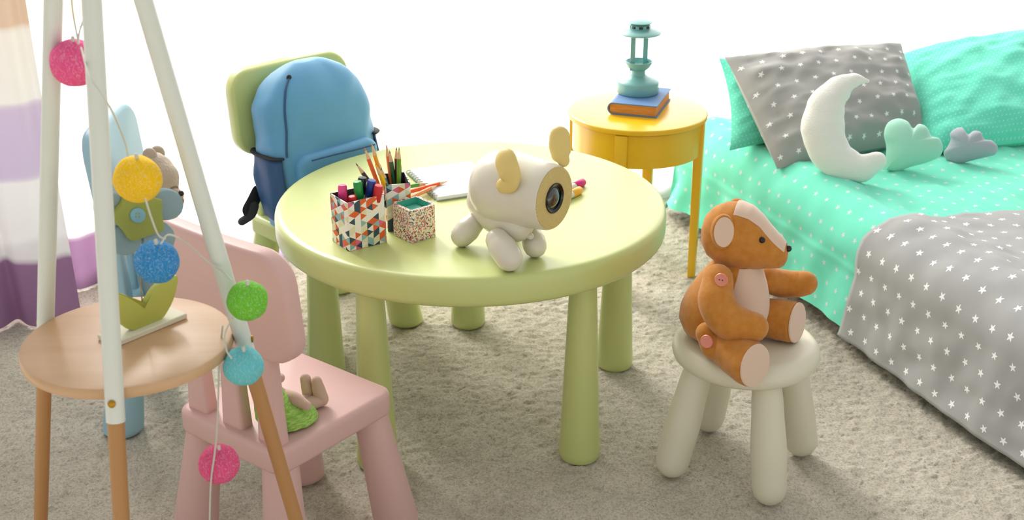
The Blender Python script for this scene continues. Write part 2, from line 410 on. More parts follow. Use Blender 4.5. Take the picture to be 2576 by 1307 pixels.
o = obj('sheer_curtain', curtain(.70, 3.25, .0, .012, .2, .004, 2.3, shw, 4.0), shw)  # added over the extra windows, to turn the wall behind the bed glaring white
tag(o, 'wide white sheer curtain added as bright backing behind the yellow table and the bed', 'curtain')
o = obj('striped_curtain', curtain(-1.5, -.60, -.24, .022, .16, .006, 2.3, sh2, .4, n1=-.22, flare=.06, steps=160), sh2)
tag(o, 'drawn-back striped curtain panel at the left, dusty purple hem on the carpet', 'curtain')
rail = tube([wp(-2.8, -.1, 2.33), wp(3.4, -.1, 2.33)], .012, 10)
tag(obj('curtain_rail', rail, M['white']), 'white curtain rail above the windows', 'curtain rail')

# ================================================================ BED
BU = Vector((.364, -.932, 0)).normalized(); BV = Vector((-BU.y, BU.x, 0)); B0 = Vector((.506, 3.843, 0))
def bp(u, v, z): return B0+BU*u+BV*v+Vector((0, 0, z))
mint = motif_mat('mint_cotton_dotted', '#74e2c4', '#d3dcdc', .050, .0072, True)
mint_fine = motif_mat('mint_cotton_pin_dots', '#68dcbf', '#a6e6da', .0135, .0019, False)
grey_star = motif_mat('grey_cotton_stars', '#a3a4a3', '#f1f3f4', .055, .0096, True)
grey_star2 = motif_mat('grey_pillow_stars', '#a0a09c', '#e6eae9', .056, .0084, True)
def wr(p, sc, seed):                 # soft fold noise, -1..1
    q = Vector((p.x*sc+seed, p.y*sc-seed, p.z*sc)); return noise.noise(q)+.5*noise.noise(q*2.1)
def prof(lo, hi, H, r, n_side, n_flat, hem0=.02, bulge=.0):
    """cross-section of bedding: (position, height) from hem over the top to the other hem"""
    P = []
    for i in range(n_side): t = i/n_side; P.append((lo-bulge*(1-t)**2, hem0+(H-r-hem0)*t))
    for i in range(9): a = PI/2*i/8; P.append((lo+r*(1-math.cos(a)), H-r+r*math.sin(a)))
    for i in range(1, n_flat): P.append((lo+r+(hi-lo-2*r)*i/n_flat, H))
    Q = [(lo+hi-x, z) for x, z in reversed(P[:n_side+9])]
    return P+Q
BH, BW, BLN = .302, .98, 1.98
def bedding(u0, u1, off, hem, head_round, nu, seed, amp, edge=None):
    PV = prof(-off, BW+off, BH+off, .085, 26, 60, hem, .03); v = []; uv = []; f = []
    acc = [0]
    for i in range(1, len(PV)): acc.append(acc[-1]+math.dist(PV[i], PV[i-1]))
    us = []
    if head_round:
        for i in range(8): us.append((u0-.02*(1-i/8), (hem+(BH-.07-hem)*i/8)/BH))
        for i in range(7): a = PI/2*i/6; us.append((u0+.07*(1-math.cos(a)), (BH-.07+.07*math.sin(a))/BH))
        us += [(u0+.07+(u1-u0-.07)*i/nu, 1.0) for i in range(1, nu+1)]
    else: us = [(u0+(u1-u0)*i/nu, 1.0) for i in range(nu+1)]
    for (uu, gz) in us:
        for j, (vv, zz) in enumerate(PV):
            e = edge(vv) if edge else 0
            ue = uu+e*max(0, 1-(uu-u0)/.25)
            top = min(1, max(0, (zz-.12)/.18))
            bump = .022*math.exp(-((vv-.10)/.07)**2)*top*gz
            p = bp(ue, vv, zz*gz+bump)
            k = wr(p, 7, seed)*amp+wr(Vector((ue*3+vv*6, vv*5-ue*2, zz*3)), 3.1, seed+4)*amp*.9
            side = 1-top
            rip = math.sin(ue*34+3*noise.noise(Vector((ue*4, zz*3, seed))))*(.006 if head_round else .0022)*side*(1-zz/.35)*(1+2.2*math.exp(-max(0, ue)/.35))
            k += .0045*math.exp(-((zz-.185)/.010)**2)*(1 if vv < .3 and head_round else 0)
            p = p+Vector((0, 0, 1))*k*top-BV*((k+rip)*side if vv < .5 else -(k+rip)*side)
            v.append(p); uv.append((uu, acc[j]))
    n = len(PV)
    for i in range(len(us)-1):
        for j in range(n-1): f.append((i*n+j, i*n+j+1, i*n+n+j+1, i*n+n+j))
    return Geo().add(v, f, uv)
bed = thing('bed', 'low single bed in mint dotted bedding at the right', 'bed', bp(1, .49, 0), math.atan2(BU.y, BU.x))
mg = bx(1.93, .93, .20, .03).xf(frame(bp(.99, .49, .07), BU, BV, (0, 0, 1))); obj('mattress', mg, M['wall'], bed, world=True)
for uu in (.12, 1.86):
    for vv in (.08, .90):
        obj('leg', bx(.06, .06, .09, .004).xf(frame(bp(uu, vv, -.002), BU, BV, (0, 0, 1))), M['black'], bed, world=True)
obj('bed_sheet', bedding(0, BLN, 0, .045, True, 110, 2.0, .0085), mint, bed, world=True, label='mint sheet with pale dots')
bl = bedding(.975, BLN+.03, .016, .03, False, 90, 2.0, .0085, edge=lambda v: .05*min(1, max(0, v/.35))+.018*math.sin(v*16) if v > 0 else 0)
o = obj('blanket', bl, grey_star); tag(o, 'grey blanket printed with white stars draped over the foot of the bed', 'blanket')
sm = o.modifiers.new('hem', 'SOLIDIFY'); sm.thickness = .007; sm.offset = 1

def pillow(c00, c10, c11, c01, T, seed, amp=.006, n=44, pinch=.07):
    """stuffed pillow between four corners (bottom-left, bottom-right, top-right, top-left)"""
    c = [Vector(x) for x in (c00, c10, c11, c01)]; nrm = (c[1]-c[0]).cross(c[3]-c[0]).normalized()
    w = (c[1]-c[0]).length; h = (c[3]-c[0]).length; G = Geo()
    for sgn in (1, -1):
        v = []; uv = []; f = []
        for j in range(n+1):
            for i in range(n+1):
                a, b = i/n, j/n; x, y = 2*a-1, 2*b-1
                aa = a+pinch*x*-.5*(1-y*y)*abs(x)**3; bb = b+pinch*y*-.5*(1-x*x)*abs(y)**3
                p = (c[0]*(1-aa)+c[1]*aa)*(1-bb)+(c[3]*(1-aa)+c[2]*aa)*bb
                t = T*((1-abs(x)**2.6)*(1-abs(y)**2.6))**.55
                q = Vector((a*w, b*h, 0)); edge = 1-min(1-abs(x), 1-abs(y)); 
                wri = (wr(q, 11, seed)*amp+wr(Vector((q.x*1.0, q.y*3.2, 0)), 9, seed+3)*amp*.8*edge)*min(1, 6*min(1-abs(x), 1-abs(y)))
                v.append(p+nrm*(sgn*t+(wri if sgn > 0 else 0))); uv.append((a*w+seed*.013, b*h))
        m = n+1
        for j in range(n):
            for i in range(n):
                q = (j*m+i, j*m+i+1, j*m+m+i+1, j*m+m+i); f.append(q if sgn > 0 else q[::-1])
        G.add(v, f, uv)
    return G
def bedu(px, py, u):                 # point where a sight line meets the bed's plane u
    d = Vector(ray(px, py)); C = Vector(CAMP); t = (u-(C-B0).dot(BU))/d.dot(BU); return C+d*t
gp = pillow(atz(1955, 425, .315), atz(2335, 352, .315), bedu(2268, 108, .19), bedu(1822, 143, .19), .085, 1.0, .014, pinch=.03)
tag(obj('pillow', gp, grey_star2), 'grey pillow printed with white stars behind the moon cushion', 'pillow', 'bed pillows')
mp_ = pillow(bp(.37, -.03, .325), bp(.33, .60, .325), bp(.06, .62, .47), bedu(1808, 146, .12), .05, 3.0, .008)
tag(obj('pillow', mp_, mint_fine), 'mint pillow tucked behind the grey star pillow', 'pillow', 'bed pillows')
rp = pillow(atz(2338, 383, .315), atz(2740, 340, .315), bedu(2700, 62, .15), bedu(2268, 134, .13), .085, 5.0, .012, pinch=.0)
tag(obj('pillow', rp, mint_fine), 'mint pin-dotted pillow at the right behind the grey cloud', 'pillow', 'bed pillows')

def cam_plane(px, py, z):            # upright axes for a cushion leaning back at the point seen at px, py
    o = atz(px, py, z); d = (o-Vector(CAMP)).normalized(); x = Vector((1, .10, 0)).normalized(); y = (d.cross(x)*-1).normalized(); x = y.cross(d*-1).normalized()
    s = FPX/((o-Vector(CAMP)).dot(Vector(FW))); return o, x, y, d*-1, s
def moon():
    o, x, y, n, s = cam_plane(2145, 458, .300); pts = []; rad = []
    def P(px, py): return o+x*((px-2145)/s)+y*((462-py)/s)+n*.040
    pts = [P(2186, 214), P(2152, 211), P(2114, 233), P(2085, 273), P(2076, 325), P(2088, 376), P(2119, 412), P(2162, 427), P(2203, 412)]
    rad = [.005, .020, .037, .051, .057, .055, .048, .040, .026]
    return tube(pts, rad, 20, flat=.72, flat_dir=n, smooth=6).wobble(.003, 40, 2), n
M['plush_white'] = mat('white_plush', '#eceee6', .9, bump=(260, .5, .003), sheen=.5, spec=.1)
g, _ = moon(); tag(obj('moon_cushion', g, M['plush_white']), 'white plush crescent moon cushion leaning on the grey pillow', 'cushion', 'cushions on the bed')
def cloud(px, py, outline, T, z=.298):
    """puffed cushion; outline in pixels about its middle, read once for its real size"""
    o, x, y, n, s = cam_plane(px, py, z); cx = sum(p[0] for p in outline)/len(outline); cy = sum(p[1] for p in outline)/len(outline)
    ol = catmull([Vector((a, b, 0)) for a, b in outline]+[Vector((*outline[0], 0))], 6)[:-1]
    def W3(a, b, t): return o+x*((a-px)/s)+y*((py-b)/s)+n*(t+.03)
    rs = []
    K = 9
    for k in range(-K, K+1):
        a = k/K*PI/2; r = math.cos(a)**.8 if abs(k) < K else .02; t = T*math.sin(a)
        rs.append([W3(cx+(p.x-cx)*r, cy+(p.y-cy)*r, t*(1 if t > 0 else .6)) for p in ol])
    return rings(rs)
M['plush_mint'] = mat('mint_plush', '#a5dcc6', .85, bump=(300, .25, .002), sheen=.3)
M['plush_grey'] = mat('grey_plush', '#a9adb6', .85, bump=(300, .25, .002), sheen=.3)
g = cloud(2290, 428, [(2232, 425), (2232, 395), (2233, 365), (2228, 335), (2238, 308), (2262, 298), (2285, 306), (2298, 324), (2312, 314), (2330, 322), (2342, 345), (2360, 352), (2368, 374), (2360, 396), (2330, 410), (2290, 420), (2258, 430)], .034)
tag(obj('cloud_cushion', g, M['plush_mint']), 'pale mint cloud cushion between the moon and the grey cloud', 'cushion', 'cushions on the bed')
g = cloud(2440, 410, [(2384, 402), (2378, 382), (2388, 366), (2395, 350), (2394, 334), (2408, 322), (2424, 322), (2436, 338), (2450, 330), (2466, 334), (2475, 352), (2492, 356), (2505, 372), (2500, 390), (2480, 396), (2440, 405), (2404, 412)], .030)
tag(obj('cloud_cushion', g, M['plush_grey']), 'small grey cloud cushion in front of the mint dotted pillow', 'cushion', 'cushions on the bed')

# ================================================================ ROUND TABLE
TX, TY, TR, TZ = -.09, 2.68, .422, .48
tbl = thing('round_table', "round lime green plastic children's table with five legs", 'table', (TX, TY, 0))
obj('tabletop', lathe([(.30, .4165), (.412, .416), (.421, .4185), (.4262, .424), (.4278, .432), (.4278, .464), (.4265, .4715), (.4225, .4772), (.4160, .4798), (.408, .48), (.2, .48), (.05, .48)], 96), M['green'], tbl)
def tleg(top_r=.027, bot_r=.044):
    return lathe([(top_r, .43), (top_r+.001, .40), (.031, .33), (.036, .20), (.041, .08), (bot_r, .02), (bot_r, .008), (bot_r-.004, .001), (.02, 0)], 32)
for k in range(5):
    a = math.radians(-122.2+72*k); r = .366
    obj('leg', tleg().move(r*math.cos(a), r*math.sin(a), 0), M['green'], tbl)

# ================================================================ CHILDREN'S CHAIRS
def chair(label, m, C, fdir, hx=.138, hy=.15, pw=.176, sz=.297, top=.672):
    f = Vector(fdir).normalized(); rot = math.atan2(f.y, f.x)-PI/2
    t = thing('childrens_chair', label, 'chair', (C[0], C[1], 0), rot, "plastic children's chairs round the table")
    obj('seat', slab(rrect(hx, hy, .03), sz-.05, sz, .011), m, t)
    for sx in (-1, 1):
        for sy in (-1, 1):
            pa = Vector((sx*(hx-.036), sy*(hy-.036), sz-.045)); pb = Vector((sx*(hx-.006), sy*(hy-.006), .0)); d = pb-pa
            rs = [(0, .033), (.25, .0355), (.6, .040), (.93, .0445), (.975, .044), (1, .038)]
            obj('leg', rings([[Vector(((pa+d*q).x+r*math.cos(2*PI*j/24), (pa+d*q).y+r*math.sin(2*PI*j/24), max(0, (pa+d*q).z))) for j in range(24)] for q, r in rs]), m, t)
    # backrest panel: outline in x, z bent slightly round the sitter
    zc, hz = (top+.462)/2, (top-.462)/2
    P = slab(rrect(pw, hz, .055, 8), -.019, .019, .011)
    # refine across the width so the panel can curve
    ol = rrect(pw, hz, .055, 8); ol2 = []
    for i in range(len(ol)):
        a, b = ol[i], ol[(i+1) % len(ol)]; k = max(1, int(math.dist(a, b)/.03))
        ol2 += [(a[0]+(b[0]-a[0])*q/k, a[1]+(b[1]-a[1])*q/k) for q in range(k)]
    P = slab(ol2, -.019, .019, .010)
    P.v = [Vector((p.x, -hy+.030-p.z-.02*(p.y+hz)/(2*hz)+.35*p.x*p.x, p.y+zc)) for p in P.v]
    obj('backrest', P, m, t)
    for sx in (-1, 0, 1):
        xs = sx*.094; rs = []
        for z, w, d_ in ((sz-.01, .028, .015), (.36, .024, .0135), (.43, .022, .0125), (.50, .021, .0125)):
            rs.append([Vector((xs+a, -hy+.032+b-.02*max(0, z-.462)/.2, z)) for a, b in rrect(w, d_, .007, 3)])
        obj('backrest_post', rings(rs), m, t)
    return t
pinkf = Vector((.613, .788, 0))
chair('pink plastic chair in the foreground seen from behind', M['pink'], (-.420, 2.123), pinkf)
grf = Vector((.703, -.711, 0)); GC = Vector((-.470, 3.065, 0))
chair('lime green plastic chair carrying the blue backpack', M['green'], GC, grf)
blf = Vector((1, .02, 0)); BC = Vector((-.722, 2.640, 0))
chair('pale blue plastic chair behind the wooden tripod stand', M['blue'], BC, blf, pw=.150, top=.682)

# ================================================================ BACKPACK
M['pack'] = mat('blue_nylon', '#62a2cb', .55, bump=(700, .12, .0008), spec=.35, sheen=.2)
M['pack_dark'] = mat('navy_mesh', '#2f5580', .65, bump=(500, .2, .001))
prot = math.atan2(grf.y, grf.x)-PI/2
pk = thing('backpack', 'blue backpack with navy mesh side pocket leaning on the green chair', 'backpack', GC+Vector((0, 0, .299))-grf*.022+Vector((.004, -.004, 0)), prot)
def packshape(z, H=.43):
    t = z/H
    w = .160*(1-.06*t) if t < .62 else .154*max(.02, 1-((t-.62)/.395)**3.0)**.62
    d = .084 if t < .5 else .084*max(.02, 1-((t-.5)/.51)**2.6)**.6
    if t < .06: w *= .93+.07*t/.06; d *= .9+.1*t/.06
    return w, d
def sup(w, d, n, e=3.2):
    out = []
    for j in range(n):
        a = 2*PI*j/n; c, s = math.cos(a), math.sin(a)
        out.append((w*math.copysign(abs(c)**(2/e), c), d*math.copysign(abs(s)**(2/e), s)))
    return out
def lean(p): return Vector((p.x, p.y-.08*max(0, p.z), p.z*.90))
rs = []
for i in range(47):
    z = .43*i/46 if i < 40 else .43*(40/46)+.43*(6/46)*(1-(1-(i-40)/6)**2)
    w, d = packshape(min(z, .4299)); rs.append([Vector((a, b+.015*(1-z/.43), z)) for a, b in sup(w, d, 48)])
bg_ = rings(rs)
for i, p in enumerate(bg_.v):
    q = p*9; k = noise.noise(q)+.6*noise.noise(Vector((p.x*30+p.z*12, p.y*14, p.z*7)))
    d2 = Vector((p.x, p.y, 0)); d2 = d2.normalized() if d2.length > 1e-4 else Vector((0, 0, 1)); bg_.v[i] = lean(p+d2*(k*.010+.0035*noise.noise(p*26)))
body = obj('body', bg_, M['pack'], pk)
# front pocket
ol = rrect(.118, .095, .03, 6); pg = slab(ol, 0, .040, .018, 5, bev0=0)
pg.v = [Vector((p.x, .088+p.z*(1.0 if p.y < .05 else .8)-.012, p.y+.118)) for p in pg.v]; pg.wobble(.006, 22, 3); pg.v = [lean(p) for p in pg.v]
pocket = obj('front_pocket', pg, M['pack'], pk)
zp = [lean(Vector((x, .088+.0335, .2035+.002*math.sin(x*20)))) for x in np.linspace(-.095, .095, 12)]
obj('zipper', tube(zp, .0022, 8), M['pack_dark'], pocket)
obj('zipper_pull', tube([lean(Vector((.09, .128, .168))), lean(Vector((.092, .130, .145)))], .0045, 8, flat=.5, flat_dir=(0, 1, 0)), M['black'], pocket)
# flap seam over the pocket
# main zipper arch on the viewer's side
def side_pt(z, a, out=.0015):
    w, d = packshape(z); c, s = math.cos(a), math.sin(a); e = 3.2
    x = w*math.copysign(abs(c)**(2/e), c); y = d*math.copysign(abs(s)**(2/e), s)+.015*(1-z/.43); n = Vector((x/w/w, y/d/d, 0)).normalized()
    p = Vector((x, y, z)); k = noise.noise(p*9)+.6*noise.noise(Vector((p.x*30+p.z*12, p.y*14, p.z*7)))
    d2 = Vector((p.x, p.y, 0)).normalized(); return lean(p+d2*(k*.010+.0035*noise.noise(p*26)+out))
zpath = [side_pt(z, .62+.25*(z/.43), .002) for z in np.linspace(.215, .405, 14)]
obj('zipper', tube(zpath, .0028, 8), M['pack_dark'], pk)
obj('zipper_pull', ball(.007, 12, 8, (1, .6, 1)).xf(Matrix.Translation(zpath[-1])), M['black'], pk)
# mesh side pocket and its elastic, on both sides
for sg in (1, -1):
    v = []; f = []; A = np.linspace(-.55, .62, 16); Z = np.linspace(.03, .205, 12)
    for z in Z:
        for a in A:
            aa = a if sg > 0 else PI-a
            v.append(side_pt(z, aa, .004+.006*math.sin((z-.03)/.175*PI)+.002*math.sin(a*14)))
    for j in range(11):
        for i in range(15): f.append((j*16+i, j*16+i+1, j*16+17+i, j*16+16+i))
    po = obj('side_pocket', Geo().add(v, f), M['pack_dark'], pk, label='navy mesh side pocket')
    po.modifiers.new('thick', 'SOLIDIFY').thickness = .002
    obj('elastic_band', tube([side_pt(.206+.004*i/15, (A[i] if sg > 0 else PI-A[i]), .007) for i in range(16)], .0075, 8, flat=.5), M['black'], po)
# shoulder strap end with its buckle, hanging over the seat edge
sp_ = [aty(648, 484, 3.01), aty(636, 508, 2.99), aty(625, 528, 2.975)]
inv = None
obj('shoulder_strap', tube(sp_, .018, 12, flat=.22, flat_dir=(.7, -.7, .2), smooth=3), M['black'], pk, world=True)
obj('strap_end', tube([aty(640, 518, 2.978), aty(632, 540, 2.965), aty(610, 556, 2.955)], .0115, 10, flat=.25, flat_dir=(.2, -.5, .8), smooth=3), M['black'], pk, world=True)
obj('shoulder_strap', tube([(-.13, -.09, .28), (-.160, -.03, .22), (-.165, -.02, .12), (-.15, -.03, .02)], .016, 10, flat=.3, flat_dir=(1, 0, 0), smooth=4), M['pack_dark'], pk)
obj('carry_handle', tube([lean(Vector((-.03, -.070, .375))), lean(Vector((-.02, -.082, .395))), lean(Vector((.02, -.082, .395))), lean(Vector((.03, -.070, .375)))], .006, 8, flat=.5, smooth=4), M['black'], pk)

# ================================================================ STOOL AND BROWN BEAR
SX, SY = .476, 2.362
stl = thing('stool', 'ivory plastic stool with four splayed rounded legs under the brown bear', 'stool', (SX, SY, 0))
obj('seat', lathe([(.10, .252), (.125, .252), (.138, .256), (.146, .264), (.149, .275), (.147, .286), (.140, .295), (.130, .2995), (.118, .300), (.06, .299), (.01, .299)], 64), M['stool'], stl)
for k in range(4):
    a = math.atan2(2.21-SY, .52-SX)+k*PI/2; c, s = math.cos(a), math.sin(a)
    g = tube([(c*.097, s*.097, .262), (c*.112, s*.112, .20), (c*.132, s*.132, .11), (c*.148, s*.148, .036)], [.028, .032, .0365, .035], 22, smooth=4)
    obj('leg', g, M['stool'], stl)
M['bear'] = mat('caramel_plush', '#bc7a30', .85, bump=(420, .35, .002), var=(60, '#c6863c'), sheen=.25, spec=.15)
M['bear_pale'] = mat('pale_pink_plush', '#dcc0aa', .85, bump=(420, .25, .0015), sheen=.4, spec=.15)
M['button_pink'] = mat('salmon_button', '#e08a78', .35)
M['shiny_black'] = mat('black_bead', '#0d0d0d', .12)
br = thing('teddy_bear', 'caramel brown teddy bear sitting on the ivory stool', 'teddy bear', (.455, 2.37, .30))
def Q(px, py, y): return aty(px, py, y)
bf = Vector((.80, -.60, 0)); bs = Vector((-.60, -.80, 0)); bu_ = Vector((0, 0, 1))       # facing, near side, up
# body: stacked ellipses from seat to neck
bc = Vector((.432, 2.375, 0)); rs = []
for z, rf, rsd, of in ((.301, .035, .04, 0), (.304, .060, .062, -.001), (.316, .080, .082, -.004), (.338, .088, .089, -.006), (.365, .088, .089, -.003), (.395, .081, .082, .002), (.425, .069, .070, .008), (.452, .055, .056, .014), (.475, .043, .044, .018), (.49, .03, .03, .02)):
    rs.append([bc+bf*(of+rf*math.cos(2*PI*j/32))+bs*(rsd*math.sin(2*PI*j/32))+bu_*z for j in range(32)])
bbody = obj('body', rings(rs), M['bear'], br, world=True)
# pale belly patch, a shell on the front of the body
v = []; f = []
zs = np.linspace(.312, .472, 16); an = np.linspace(-1, 1, 14)
def bodypt(z, a, out):
    T = ((.301, .035, .04, 0), (.304, .060, .062, -.001), (.316, .080, .082, -.004), (.338, .088, .089, -.006), (.365, .088, .089, -.003), (.395, .081, .082, .002), (.425, .069, .070, .008), (.452, .055, .056, .014), (.475, .043, .044, .018), (.49, .03, .03, .02))
    for i in range(len(T)-1):
        if T[i][0] <= z <= T[i+1][0]:
            t = (z-T[i][0])/(T[i+1][0]-T[i][0]); q = [T[i][k]*(1-t)+T[i+1][k]*t for k in range(4)]; break
    return bc+bf*(q[3]+(q[1]+out)*math.cos(a))+bs*((q[2]+out)*math.sin(a))+bu_*z
for z in zs:
    for a in an: v.append(bodypt(z, .22+a*.85*(1-.12*((z-.39)/.09)**2), .0022*(1-abs(a)**6)))
for j in range(15):
    for i in range(13): f.append((j*14+i, j*14+i+1, j*14+15+i, j*14+14+i))
obj('belly_patch', Geo().add(v, f), M['bear_pale'], bbody, world=True, label='pale pink belly')
# head: rings along the muzzle direction
hd = Vector((.93, -.34, -.03)).normalized(); hs = hd.cross(Vector((0, 0, 1))).normalized(); hu = hs.cross(hd).normalized()
hc = aty(1860, 593, 2.360)
HS = .88
HP = tuple(tuple(q*HS for q in row) for row in ((-.084, .010, .012, .004), (-.079, .034, .036, .003), (-.063, .056, .056, .002), (-.037, .071, .067, .002), (-.005, .077, .071, .001), (.022, .073, .066, -.002), (.045, .062, .057, -.008), (.064, .050, .046, -.015), (.082, .0405, .037, -.0215), (.097, .033, .030, -.026), (.106, .024, .021, -.028), (.110, .012, .011, -.029), (.111, .004, .004, -.029)))
rs = [[hc+hd*x+hs*(rw*math.cos(2*PI*j/36))+hu*(o_+rh*math.sin(2*PI*j/36)) for j in range(36)] for x, rh, rw, o_ in HP]
head = obj('head', rings(rs), M['bear'], br, world=True)
def headpt(x, a, out):
    for i in range(len(HP)-1):
        if HP[i][0] <= x <= HP[i+1][0]:
            t = (x-HP[i][0])/(HP[i+1][0]-HP[i][0]); q = [HP[i][k]*(1-t)+HP[i+1][k]*t for k in range(4)]; break
    return hc+hd*x+hs*((q[2]+out)*math.cos(a))+hu*(q[3]+(q[1]+out)*math.sin(a))
# pale blaze from crown to nose (over the top of the head)
v = []; f = []; X = np.linspace(-.012, .1045, 22)*HS; A = np.linspace(-1, 1, 13)
for x in X:
    for a in A: v.append(headpt(x, PI/2+a*(.62 if x < .043 else .62+.35*(x-.043)/.043), .0018*(1-abs(a)**8)+.0004))
for j in range(21):
    for i in range(12): f.append((j*13+i, j*13+i+1, j*13+14+i, j*13+13+i))
obj('face_blaze', Geo().add(v, f), M['bear_pale'], head, world=True, label='pale stripe over crown and muzzle')
for sg in (1, -1):
    # ears: thick discs on the sides; near ear shows its pale inner face
    near = sg < 0
    base = headpt(-.024 if near else -.006, PI/2+sg*(1.22 if near else 1.0), .004 if near else -.014); upd = Vector((0, 0, 1)) if near else (base-hc).normalized()
    axis = (hd*.50+hs*(-sg)*.80+Vector((0, 0, .15))).normalized()
    ey = (upd-axis*upd.dot(axis)).normalized(); ex = ey.cross(axis)
    e = lathe([(.008, -.010), (.024, -.009), (.031, -.004), (.033, .002), (.031, .008), (.027, .010), (.014, .007), (.004, .006)], 28)
    e.v = [Vector((p.x*(.72 if near else .6), p.y*(1.05 if near else .7), p.z*.9)) for p in e.v]
    eo = obj('ear', e.xf(frame(base+ey*(.004 if near else .012), ex, ey, axis)), M['bear'], head, world=True)
    i_ = lathe([(.0285, .0075), (.028, .0108), (.018, .0105), (.004, .0100)], 28); i_.v = [Vector((p.x*(.72 if near else .6), p.y*(1.05 if near else .7), p.z*.9)) for p in i_.v]
    obj('inner_ear', i_.xf(frame(base+ey*(.004 if near else .012), ex, ey, axis)), M['bear_pale'], eo, world=True)
    obj('eye', ball(.0062, 16, 10).xf(Matrix.Translation(headpt(.050, PI/2+sg*1.02, .001))), M['shiny_black'], head, world=True)
obj('nose', ball(.0070, 16, 10).xf(Matrix.Translation(hc+hd*.0965-hu*.010)), M['shiny_black'], head, world=True)
# arms
na = tube([Q(1806, 702, 2.292), Q(1803, 760, 2.262), Q(1835, 806, 2.238), Q(1895, 822, 2.225)], [.030, .036, .037, .029], 22, smooth=5)
arm = obj('arm', na, M['bear'], br, world=True)
bcn = Q(1815, 703, 2.256); bd = (Vector(CAMP)-bcn).normalized()*.5+bs*.8
bm_ = look(bcn, bd)
bt = obj('button', lathe([(.004, 0), (.0125, 0), (.0132, .002), (.012, .0042), (.0095, .0034), (.002, .0034)], 24).xf(bm_), M['button_pink'], arm, world=True)
for q in ((-.003, 0), (.003, 0)): obj('button_hole', lathe([(.0004, .0032), (.0014, .0033), (.0014, .0038), (.0003, .0038)], 10).xf(bm_ @ Matrix.Translation((q[0], q[1], 0))), M['shiny_black'], bt, world=True)
fa = tube([Q(1925, 700, 2.40), Q(1965, 712, 2.415), Q(2005, 714, 2.41), Q(2025, 712, 2.405)], [.027, .029, .027, .0255], 22, smooth=5)
arm2 = obj('arm', fa, M['bear'], br, world=True)
# legs with flat pads
def bleg(a, b, ra, rb, paddir, name='leg'):
    a, b = Vector(a), Vector(b); d = (b-a)
    g = tube([a, a+d*.3, a+d*.65, b], [ra, ra*1.03, (ra+rb)/2*1.05, rb], 24, smooth=5)
    # flatten the foot end on a plane
    pd = Vector(paddir).normalized(); c = b+pd*.012
    for i, p in enumerate(g.v):
        k = (p-c).dot(pd)
        if k > 0: g.v[i] = p-pd*k
    lo = obj(name, g, M['bear'], br, world=True)
    pad = lathe([(.002, .0014), (rb*.75, .0012), (rb*.955, .0006), (rb*.985, -.002)], 28)
    obj('foot_pad', pad.xf(look(c, pd)), M['bear_pale'], lo, world=True)
    return lo
l1 = bleg((.405, 2.285, .340), (.452, 2.185, .334), .040, .043, (.62, -.72, .12))
bleg((.49, 2.385, .342), (.563, 2.352, .342), .038, .042, (.80, -.55, .10))
hip = tube([Q(1778, 838, 2.262), Q(1798, 868, 2.25), Q(1820, 890, 2.24)], [.022, .028, .022], 16, smooth=4)
hb = look(Q(1779, 858, 2.231), Vector((-.55, -.8, .2)))
obj('button', lathe([(.004, 0), (.0125, 0), (.0132, .002), (.012, .0042), (.002, .0034)], 24).xf(hb), M['button_pink'], l1, world=True)
obj('hip', hip, M['bear'], l1, world=True)

# ================================================================ YELLOW SIDE TABLE
YX, YY, YZ = .340, 3.398, .47
yt = thing('side_table', 'round yellow side table with a drawer, holding book and lantern', 'table', (YX, YY, 0))
obj('tabletop', lathe([(.01, YZ-.016), (.184, YZ-.016), (.189, YZ-.013), (.190, YZ-.004), (.188, YZ-.001), (.184, YZ), (.10, YZ), (.01, YZ)], 72), M['yellow'], yt)
la = [math.radians(a) for a in (-16, -108, 164, 72)]
for a in la:
    g = bx(.034, .026, YZ-.017, .003); g.v = [Vector((p.x*(.72+.28*min(1, p.z/.33)), p.y*(.8+.2*min(1, p.z/.33)), p.z)) for p in g.v]
    obj('leg', g.xf(Matrix.Translation((.172*math.cos(a), .172*math.sin(a), 0)) @ RZ(a+PI/2)), M['yellow'], yt)
def arc_panel(a0, a1, r0, r1, z0, z1, n=24):
    v = []; f = []
    for i in range(n+1):
        a = a0+(a1-a0)*i/n; c, s = math.cos(a), math.sin(a)
        v += [(r0*c, r0*s, z0), (r1*c, r1*s, z0), (r1*c, r1*s, z1), (r0*c, r0*s, z1)]
        if i:
            k = 4*(i-1)
            for q in range(4): f.append((k+q, k+(q+1) % 4, k+4+(q+1) % 4, k+4+q))
    f += [(0, 3, 2, 1), (4*n, 4*n+1, 4*n+2, 4*n+3)]; return Geo().add(v, f)
gap = .092
for i in range(4):
    a0 = la[(i-1) % 4]+gap; a1 = la[i]-gap
    if i == 0: a0, a1 = la[1]+gap, la[0]-gap
    elif i == 1: a0, a1 = la[2]-2*PI+gap, la[1]-gap
    elif i == 2: a0, a1 = la[3]+gap, la[2]-gap
    else: a0, a1 = la[0]+gap, la[3]-gap
    if i == 0:
        d_ = obj('drawer', arc_panel(a0+.002, a1-.002, .165, .177, YZ-.108, YZ-.019), M['yellow'], yt)
    else: obj('apron', arc_panel(a0, a1, .163, .175, YZ-.105, YZ-.016), M['yellow'], yt)
